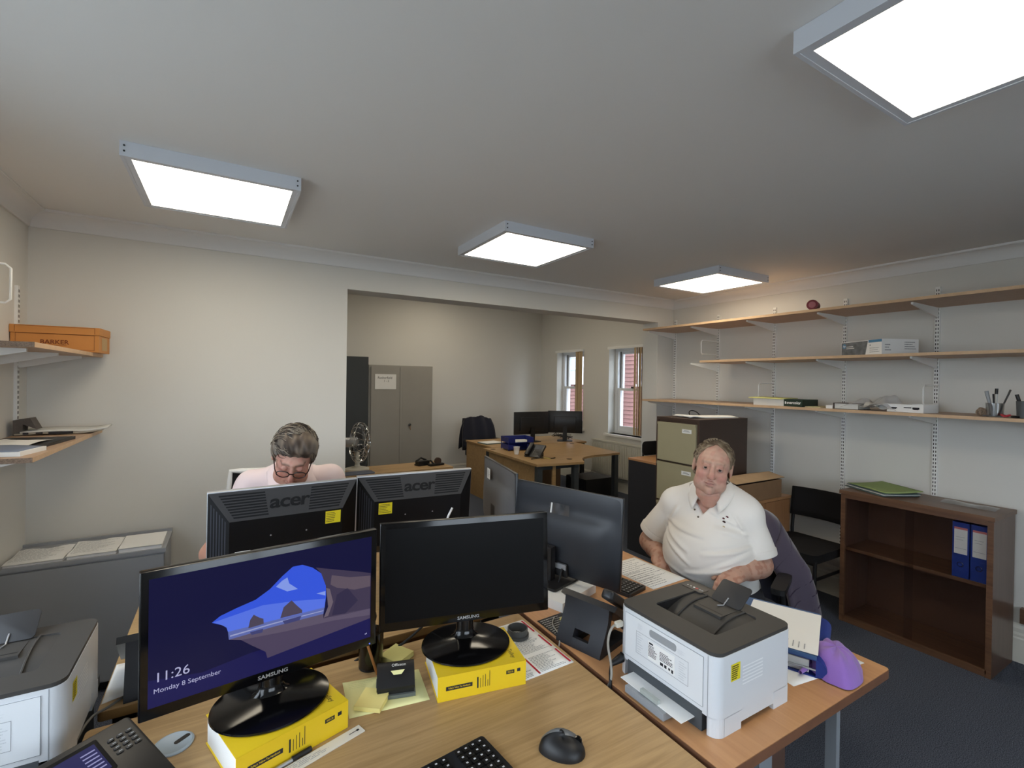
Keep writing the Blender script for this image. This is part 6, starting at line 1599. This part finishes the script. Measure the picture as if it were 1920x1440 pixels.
# ================================================================== man in the white polo shirt
def polo_man():
    t = thing('person', 'seated man in a white polo shirt facing the camera behind the beech desk', 'person', (2.08, 1.50, 0))
    org = V3(2.08, 1.50, 0)
    HC = V3(1.962, 1.452, 1.200); HA = headframe((-.80, -.60, .04), math.radians(9))
    st = dict(w=1.0, cz=.028, cr=.078, nose=.0145, jowl=True, eyes=True, skin=(194, 156, 138), red=(186, 124, 114), lip=(166, 112, 106), brow=(150, 128, 110), brow_k=.45, stubble=.22)
    xb = np.array((.37, -.929, 0), np.float32); yb = np.array((.929, .37, 0), np.float32); zb = np.array((0, 0, 1), np.float32)
    BA = np.stack([xb, yb, zb], 1)
    LS, RS = (1.952, 1.655, .985), (2.072, 1.350, .985)
    LE, LW = (1.905, 1.775, .765), (1.835, 1.655, .735)
    RE, RW = (2.098, 1.295, .765), (1.905, 1.278, .762)
    def torso(P, g=0.):
        d = ell(P, (2.04, 1.50, .955), (.185+g, .125+g, .165+g), BA)
        d = smin(d, ell(P, (1.975, 1.476, .785), (.205+g, .195+g, .185+g), BA), .08)
        d = smin(d, ell(P, (2.06, 1.50, .62), (.195+g, .17+g, .14+g), BA), .06)
        d = smin(d, cap(P, LS, RS, .070+g), .06)
        d = smin(d, cap(P, (2.03, 1.50, .99), (2.02, 1.49, 1.045), .085+g, .066+g), .05)
        return d
    def body(P):
        hp = (P-HC) @ HA
        h = head_sdf(hp, st)
        nk = cap(P, (2.03, 1.495, 1.02), tuple(HC+HA @ V3(0, .022, -.075)), .064, .062)
        nk = smin(nk, cap(P, (1.93, 1.445, 1.045), tuple(HC+HA @ V3(0, -.04, -.115)), .035, .03), .03)
        d = smin(h, nk, .022)
        d = smin(d, torso(P, -.010), .02)
        for S_, E_, W_, hd in ((LS, LE, LW, ((-.55, -.75, -.25), (-.1, -.2, 1), -1, .55)), (RS, RE, RW, ((-1, -.10, -.06), (.05, -.1, 1), 1, .75))):
            a = cap(P, S_, E_, .056, .050); a = smin(a, cap(P, E_, W_, .050, .033), .02)
            E3, W3 = np.array(E_), np.array(W_); a = smin(a, cap(P, E3+(W3-E3)*.12, E3+(W3-E3)*.5, .053, .046), .02)
            a = smin(a, hand_sdf(P, W_, *hd), .016)
            d = smin(d, a, .012)
        return d
    def col(v):
        v = v+org
        p = (v-HC) @ HA; c = head_col(p, v, st)
        arm = (v[:, 2] < .95)
        ca = np.tile(np.array((186, 147, 128), float), (len(v), 1)); nz = wob(v, 60, 12)[:, None]; ca = ca*(1+.05*nz)
        ca = np.where((wob(v, 130, 14)[:, None] > .2), ca*np.array((.93, .86, .84)), ca)
        chest = (v[:, 2] < 1.075) & ~arm
        c = np.where(chest[:, None], c*.4+np.array((198, 146, 128))*.6, c)
        return np.where(arm[:, None], ca, c)
    f = lambda P: body(P+org)
    o = organic('body', f, (-.38, -.34, .50), (.20, .42, 1.36), .0034, m_skin, t, col)
    # eyes
    for e in (-1, 1):
        c = HC+HA @ V3(e*.031, -.0832, .0005); M = Matrix.Translation(Vector((c-org).tolist())) @ Matrix(HA.tolist()).to_4x4()
        bm = bmesh.new(); bmesh.ops.create_uvsphere(bm, u_segments=20, v_segments=14, radius=.0118, matrix=M); ey = fin('eye', bm, mat('eye_white', (176, 156, 146), .4, spec=.2), t, smooth=80)
        bm = bmesh.new(); alathe(bm, [(.0062, -.001), (.0058, .0008), (0, .0010)], 16, M @ T3((e*-.0006, -.0108, -.0006), rx=PI/2), cap=False); fin('iris', bm, mat('iris_grey', (48, 42, 38), .6, spec=.1), ey)
    # shirt
    NB = V3(2.012, 1.484, 1.082)
    folds = []
    def W(a, b, c): return tuple(np.array((2.0, 1.49, 0))+xb*a+yb*b+zb*c)
    for a, b, w_, am in (((-.185, -.07, .90), (-.03, -.17, .83), .016, .010), ((-.19, -.06, .875), (-.02, -.185, .775), .014, .009), ((-.185, -.08, .92), (.04, -.14, .90), .014, .007),
                         ((.19, -.07, .86), (.02, -.18, .83), .015, .010), ((.19, -.07, .835), (.03, -.19, .755), .015, .009), ((.19, -.06, .91), (.05, -.15, .94), .014, .006),
                         ((.16, -.12, .78), (-.06, -.19, .73), .016, .008), ((-.16, -.10, .74), (.02, -.19, .70), .016, .007), ((-.13, -.10, .99), (-.17, -.04, .92), .012, .006), ((.13, -.10, .99), (.18, -.03, .91), .012, .006), ((.03, -.14, 1.0), (.15, -.09, .95), .012, .005)):
        folds.append((a, b, w_, am))
    def shirt(P):
        d = torso(P, .006)
        sl = []
        for S_, E_ in ((LS, LE), (RS, RE)):
            S3, E3 = np.array(S_), np.array(E_); hem = S3+(E3-S3)*.72
            a = cap(P, S_, tuple(hem+(E3-S3)*.3), .064, .090)
            dv = (E3-S3)/np.linalg.norm(E3-S3); a = smax(a, ((P-V3(*hem)) @ V3(*dv)), .006)
            sl.append(a)
        fm = np.zeros(len(P), np.float32)
        qq = (P-V3(2.0, 1.49, 0)) @ BA; X2 = qq[:, [0, 2]]; front = np.clip((.02-qq[:, 1])/.05, 0, 1)
        for a, b, w_, am in folds:
            A2 = V3(a[0], a[2]); B2 = V3(b[0], b[2]); ab = B2-A2; tt = np.clip(((X2-A2) @ ab)/(ab @ ab), 0, 1)
            rel = X2-A2-tt[:, None]*ab; e = np.sqrt((rel**2).sum(1)); sg = (ab[0]*rel[:, 1]-ab[1]*rel[:, 0])/np.linalg.norm(ab)
            env = np.sqrt(np.clip(np.sin(np.clip(tt*.9+.1, 0, 1)*PI), 0, 1))
            fm += am*env*(np.exp(-(e/(w_*.7))**2)-.8*np.exp(-((sg+w_*1.0)/(w_*.6))**2)*np.exp(-(e/(w_*2.2))**2))
        d = d-fm*front*.9-.0016*wob(P, 26, 31)
        for a in sl: d = smin(d, a-.002*wob(P, 30, 33), .016)
        q = (P-NB) @ BA
        zV = -.104
        vcut = np.maximum(np.abs(q[:, 0]+.016)-.80*(q[:, 2]-zV), q[:, 1]+.0)
        neck = np.maximum(np.sqrt((q[:, 0]*.95)**2+(q[:, 1]+.022)**2)-.070, -(q[:, 2]+.045))
        d = smax(d, -np.minimum(vcut, neck), .004)
        d = np.maximum(d, .56-P[:, 2])
        return d
    organic('polo_shirt', lambda P: shirt(P+org), (-.40, -.34, .54), (.22, .40, 1.12), .0042, m_knit, t)
    # ribbed sleeve cuffs
    for S_, E_ in ((LS, LE), (RS, RE)):
        S3, E3 = Vector(S_), Vector(E_); ax = (E3-S3).normalized(); c = S3+(E3-S3)*.735-Vector(org.tolist()); M = frame_from(c, ax.orthogonal(), ax.cross(ax.orthogonal())); 
        bm = bmesh.new(); alathe(bm, [(.0815, -.010), (.0850, -.004), (.0835, .020), (.078, .021), (.078, -.010)], 36, M, cap=False); fin('sleeve_cuff', bm, mat('white_rib', (222, 218, 212), .9, bump=.5, bscale=900), t, smooth=40)
    # collar
    NBl = Vector((NB-org).tolist()); BAm = Matrix(BA.tolist())
    def collar(u, v):
        a = math.radians(-152+u*304); fr = (1+math.cos(a-PI))/2; back = 1-fr
        frontness = max(0, abs(a)-1.9)/.75
        if v < .45:
            k = v/.45; r = .078-.006*k; z = -.034*frontness-.006+.042*k*(1-.25*frontness)
        else:
            k = (v-.45)/.55; r = .072+.036*k+.016*frontness*k; z = -.034*frontness-.006+.042*(1-.25*frontness)-(.040+.030*frontness)*k
        return NBl+BAm @ Vector((r*1.02*math.sin(a)-.004*0, .004+r*math.cos(a)-.026*frontness*1.0, z+.012*back-.004))
    bm = bmesh.new(); agrid(bm, collar, 44, 10); fin('collar', bm, m_knit, t, smooth=70, solid=.003)
    # buttons and small embroidered emblem
    def on_shirt(x, z):
        ys = np.linspace(-.34, .02, 240).astype(np.float32); P = NB+xb*x+yb*ys[:, None]+zb*z; k = np.argmax(shirt(P) < 0)
        return NBl+BAm @ Vector((x, float(ys[k])-.001, z))
    for (x, z, r_, mm) in ((.088, -.098, .007, mat('embroidery_maroon', (92, 48, 52), .9)), (.076, -.104, .006, mat('embroidery_maroon', (92, 48, 52), .9)), (.078, -.120, .008, mat('embroidery_dark', (66, 48, 48), .9)), (.080, -.138, .006, mat('embroidery_gold', (190, 168, 130), .9))):
        bm = bmesh.new(); bmesh.ops.create_icosphere(bm, subdivisions=2, radius=r_, matrix=frame_from(on_shirt(x, z), xb.tolist(), (0, 0, 1)) @ Matrix.Diagonal((1, .8, .18, 1))); fin('embroidery', bm, mm, t, smooth=80)
    for (x, z) in ((-.030, -.112), (-.052, -.086)):
        c = on_shirt(x, z); 
        bm = bmesh.new(); alathe(bm, [(.0045, 0), (.0045, .002), (.002, .0025)], 12, frame_from(c, xb.tolist(), (0, 0, 1)) @ T3((0, 0, .004))); fin('button', bm, mat('button_brown', (96, 84, 70), .4), t)
    return t
polo = polo_man()

# ================================================================== man in glasses reading
def reading_man():
    t = thing('person', 'man in glasses and pale pink shirt bent over his desk behind the slotted monitors', 'person', (.27, 2.66, 0))
    org = V3(.27, 2.66, 0)
    HC = V3(.250, 2.312, 1.240); HA = headframe((-.16, -.80, -.50), math.radians(9))
    st = dict(skin=(202, 156, 138), red=(196, 124, 112), lip=(160, 84, 80), brow=(104, 84, 74), brow_k=.7, stubble=.15)
    LS, RS = (.10, 2.56, 1.075), (.43, 2.50, 1.085)
    LE, LW = (-.06, 2.50, .800), (.06, 2.27, .765)
    RE, RW = (.56, 2.40, .815), (.42, 2.22, .765)
    def torso(P, g=0.):
        d = ell(P, (.265, 2.60, .97), (.18+g, .115+g, .19+g)); d = smin(d, ell(P, (.27, 2.66, .74), (.18+g, .14+g, .18+g)), .08)
        d = smin(d, cap(P, LS, RS, .066+g), .07)
        d = smin(d, cap(P, (.265, 2.55, 1.09), (.258, 2.46, 1.155), .080+g, .062+g), .05)
        return d
    def body(P):
        hp = (P-HC) @ HA; d = head_sdf(hp, st)
        d = smin(d, cap(P, (.265, 2.53, 1.10), tuple(HC+HA @ V3(0, .03, -.065)), .060, .056), .02)
        d = smin(d, torso(P, -.012), .02)
        for S_, E_, W_, hd in ((LS, LE, LW, ((.35, -.9, -.12), (0, 0, 1), 1, .6)), (RS, RE, RW, ((-.3, -.95, -.12), (0, 0, 1), -1, .6))):
            a = cap(P, S_, E_, .052, .043); a = smin(a, cap(P, E_, W_, .043, .027), .02); a = smin(a, hand_sdf(P, W_, *hd), .016); d = smin(d, a, .012)
        return d
    def col(v):
        v = v+org; p = (v-HC) @ HA; c = head_col(p, v, st)
        return np.where((v[:, 2] < .95)[:, None], np.array((200, 150, 130), float)*(1+.04*wob(v, 60, 3))[:, None], c)
    organic('body', lambda P: body(P+org), (-.42, -.56, .60), (.36, .18, 1.40), .0036, m_skin, t, col)
    # hair: thick, grey brown, swept across
    sh = dict(t=.016, line=([0, .55, .95, 1.25, 1.7, 3.14], [.066, .060, .040, -.018, -.052, -.085]), tk=[.018, .019, .014, .014], fx=150., fz=120., crest=((.026, -.040, .100), (.066, .060, .036)))
    def hcol(v):
        p = (v+org-HC) @ HA; s = wob(p*np.array((1, .35, .6), np.float32), 190, 7)*.6+wob(p, 60, 2)*.7
        k = np.clip(.5+s, 0, 1)[:, None]; side = np.clip((np.abs(p[:, 0])-.045)/.03, 0, 1)[:, None]
        base = np.array((54, 45, 40))*(1-k)+np.array((120, 106, 92))*k
        return base*(1-.45*side)+np.array((150, 144, 134))*.45*side
    hair = organic('hair', lambda P: hair_sdf((P+org-HC) @ HA, sh), (-.16, -.52, 1.10), (.14, -.18, 1.42), .0026, m_hairA, t, hcol, 1)
    sh['flow'] = lambda p: (.9, -.35-.5*p.x*4, .1+.4*math.sin(p.y*40))
    strands('hair_strands', sh, (HC-org).tolist(), HA, t, mat('hair_grey_strand', (146, 134, 118), .5), 240, 2, .06, .0012)
    strands('hair_strands', sh, (HC-org).tolist(), HA, t, mat('hair_dark_strand', (50, 42, 38), .5), 240, 6, .06, .0013)
    # shirt with open collar
    NB = V3(.262, 2.485, 1.125)
    def shirt(P):
        d = torso(P, .008)-.006*wob(P*np.array((1, 1, .6), np.float32), 24, 41)-.0025*wob(P, 50, 43)
        for S_, E_ in ((LS, LE), (RS, RE)):
            S3, E3 = np.array(S_), np.array(E_); hem = S3+(E3-S3)*.70; dv = (E3-S3)/np.linalg.norm(E3-S3)
            a = smax(cap(P, S_, tuple(hem+(E3-S3)*.3), .066, .072), (P-V3(*hem)) @ V3(*dv), .006)
            d = smin(d, a-.003*wob(P, 28, 47), .025)
        q = P-NB
        cut = np.maximum(np.sqrt(q[:, 0]**2+(q[:, 1]+.02)**2)-.064, -(q[:, 2]+.045))
        vc = np.maximum(np.abs(q[:, 0])-.45*(q[:, 2]+.11), q[:, 1]+.02)
        return np.maximum(smax(d, -np.minimum(cut, vc), .004), .62-P[:, 2])
    organic('shirt', lambda P: shirt(P+org), (-.42, -.30, .60), (.36, .20, 1.26), .0045, m_pinkshirt, t)
    NBl = Vector((NB-org).tolist())
    def collar(u, v):
        a = math.radians(-150+u*300); fr = max(0, abs(a)-1.7)/.9
        if v < .4: k = v/.4; r = .066; z = .004+.038*k
        else: k = (v-.4)/.6; r = .066+(.034+.022*fr)*k; z = .042-(.040+.045*fr)*k
        tilt = -.45
        p = Vector((r*1.08*math.sin(a), r*math.cos(a)-.022*fr, z-.03*fr))
        return NBl+Vector((p.x, p.y, p.z+p.y*-tilt*-1*.0+p.y*.35+.01))
    bm = bmesh.new(); agrid(bm, collar, 40, 10); fin('collar', bm, m_pinkshirt, t, smooth=70, solid=.003)
    # spectacles
    A_ = Matrix(HA.tolist()); cv = Vector((HC-org).tolist()); L = lambda x, y, z: cv+A_ @ Vector((x, y, z))
    g = bpy.data.objects.new('spectacles', None); C.objects.link(g); g.parent = t
    mg = mat('spectacle_frame', (44, 26, 24), .3)
    for e in (-1, 1):
        pts = [(e*(.033+.025*math.cos(a)), -.112+.006*abs(math.cos(a))*(1 if e*math.cos(a)*e > 0 else 0), -.010+.0165*math.sin(a)*(1 if math.sin(a) > 0 else .95)) for a in [k*PI/12 for k in range(24)]]
        tube('rim', [L(*p) for p in pts], .0023, mg, g, 6, True)
        bm = bmesh.new(); bm.faces.new([bm.verts.new(L(*p)) for p in pts]); fin('lens', bm, clearmat('spectacle_lens', (.97, .97, .97), .05), g)
        tube('temple', [L(e*.058, -.108, -.006), L(e*.066, -.090, -.003), L(e*.073, -.05, .0), L(e*.080, .0, .0), L(e*.083, .02, -.008)], .0024, mg, g, 6)
    tube('bridge', [L(-.009, -.113, -.006), L(0, -.1165, -.003), L(.009, -.113, -.006)], .002, mg, g, 6)
    return t
reader = reading_man()
# hair of the polo man, trousers, chairs
def polo_hair():
    org = V3(2.08, 1.50, 0); HC = V3(1.962, 1.452, 1.200); HA = headframe((-.80, -.60, .04), math.radians(9))
    sh = dict(w=1.0, cz=.028, cr=.078, t=.008, line=([0, .5, .85, 1.15, 1.5, 3.14], [.103, .096, .080, .025, -.050, -.088]), tk=[.003, .007, .015, .015], fx=120., fz=200.)
    def hcol(v):
        p = (v+org-HC) @ HA; s = wob(p*np.array((.6, .5, 1), np.float32), 200, 17)*.7+wob(p, 50, 2)*.6; k = np.clip(.5+s, 0, 1)[:, None]
        return np.array((104, 88, 72))*(1-k)+np.array((158, 144, 122))*k
    organic('hair', lambda P: hair_sdf((P+org-HC) @ HA, sh), (-.26, -.19, 1.06), (.02, .10, 1.36), .0026, m_hairA, polo, hcol, 1)
    sh['flow'] = lambda p: (.8*(1 if p.x > 0 else -.6), .7, -.5 if abs(p.x) > .05 else .15)
    strands('hair_strands', sh, (HC-org).tolist(), HA, polo, mat('hair_fawn_strand', (164, 148, 124), .5), 200, 12, .05, .0010)
    strands('hair_strands', sh, (HC-org).tolist(), HA, polo, mat('hair_brown_strand', (98, 82, 66), .5), 200, 16, .05, .0011)
polo_hair()
def legs(person, hipL, hipR, kneeL, kneeR, ankL, ankR, toe, m, zc):
    org = V3(*person.location)
    def f(P):
        P = P+org
        d = cap(P, hipL, hipR, .115)
        for h_, k_, a_ in ((hipL, kneeL, ankL), (hipR, kneeR, ankR)):
            l_ = smin(cap(P, h_, k_, .098, .075), cap(P, k_, a_, .072, .055), .03); d = smin(d, l_, .03)
        return np.maximum(d-.004*wob(P, 25, 51), P[:, 2]-zc)
    allp = np.array([hipL, hipR, kneeL, kneeR, ankL, ankR])-org; lo = allp.min(0)-.14; hi = allp.max(0)+.14; lo[2] = max(lo[2], .04)
    organic('trousers', f, lo, hi, .011, m, person)
    for a_ in (ankL, ankR):
        a3 = Vector(a_)-Vector(org.tolist()); tv = Vector(toe)
        def shoe(u, v):
            th = 2*PI*u; x = (v*.27-.08); wd = .045*math.sin(min(1, (v*.98+.02))*PI)**.4; hgt = .085-.045*v
            p = Vector((a3.x, a3.y, 0))+tv*x+Vector((-tv.y, tv.x, 0))*wd*math.cos(th); return (p.x, p.y, max(.002, hgt*.5+hgt*.5*math.sin(th)))
        bm = bmesh.new(); agrid(bm, shoe, 16, 12, True); fin('shoe', bm, m_blackpl, person, smooth=70)
m_trous = mat('dark_trousers', (38, 38, 44), .9, bump=.2, bscale=600)
legs(polo, (2.02, 1.60, .575), (2.09, 1.40, .575), (1.60, 1.52, .56), (1.64, 1.28, .56), (1.58, 1.50, .08), (1.62, 1.27, .08), (-1, -.1, 0), m_trous, .70)
legs(reader, (.17, 2.68, .575), (.37, 2.68, .575), (.14, 2.24, .56), (.40, 2.24, .56), (.14, 2.22, .08), (.40, 2.22, .08), (0, -1, 0), m_trous, .72)
# chairs under them
office_chair('black office chair of the man in the polo shirt, jacket on its back', (2.10, 1.50, 0), math.radians(-68), m_blackpl, m_navyfab, .42, .90)
office_chair('white-framed office chair of the man in glasses', (.20, 2.68, 0), math.radians(-4), m_white, m_blackfab, .46, 1.075, True)
# quilted jacket over the chair back
t = thing('quilted_jacket', 'mauve quilted jacket hung over the chair of the man in the polo shirt', 'jacket', (2.10, 1.50, 0), math.radians(-68))
def jacket(u, v):
    a = (u-.5)*4.5; q = abs(a)/1.9
    sp = 1+.34*v*(1 if a > 0 else .6)
    rx, ry = (.20+.085*min(1, v*3.2))*sp, .115*(1+.5*v)
    fold = .020*math.sin(a*8+v*2.5)*min(1, v*2)
    x = .02+(rx+fold)*math.sin(a); y = .245+(ry+fold)*math.cos(a)+.03*v
    z = .93-.035*q-.10*q**3-(.60-.12*q*q)*v-.015*math.sin(a*4)*v
    return (x, y, z)
bm = bmesh.new(); agrid(bm, jacket, 46, 26); fin('back', bm, m_mauve, t, smooth=70, solid=.018)
bm = bmesh.new(); agrid(bm, lambda u, v: tuple(Vector(jacket(u, 0)).lerp(Vector((.02, .255, .94)), v)+Vector((0, 0, .012*math.sin(v*PI)))), 46, 6); fin('yoke', bm, m_mauve, t, smooth=70, solid=.018)
for k in range(7):
    bm = bmesh.new(); atube(bm, [Vector(jacket(u/44, min(1, .12+.13*k)))+Vector((math.sin((u/44-.5)*4.5)*.009, math.cos((u/44-.5)*4.5)*.009, 0)) for u in range(45)], .0030, 4); fin('quilt_seam', bm, mat('mauve_seam', (58, 48, 68), .8), t)
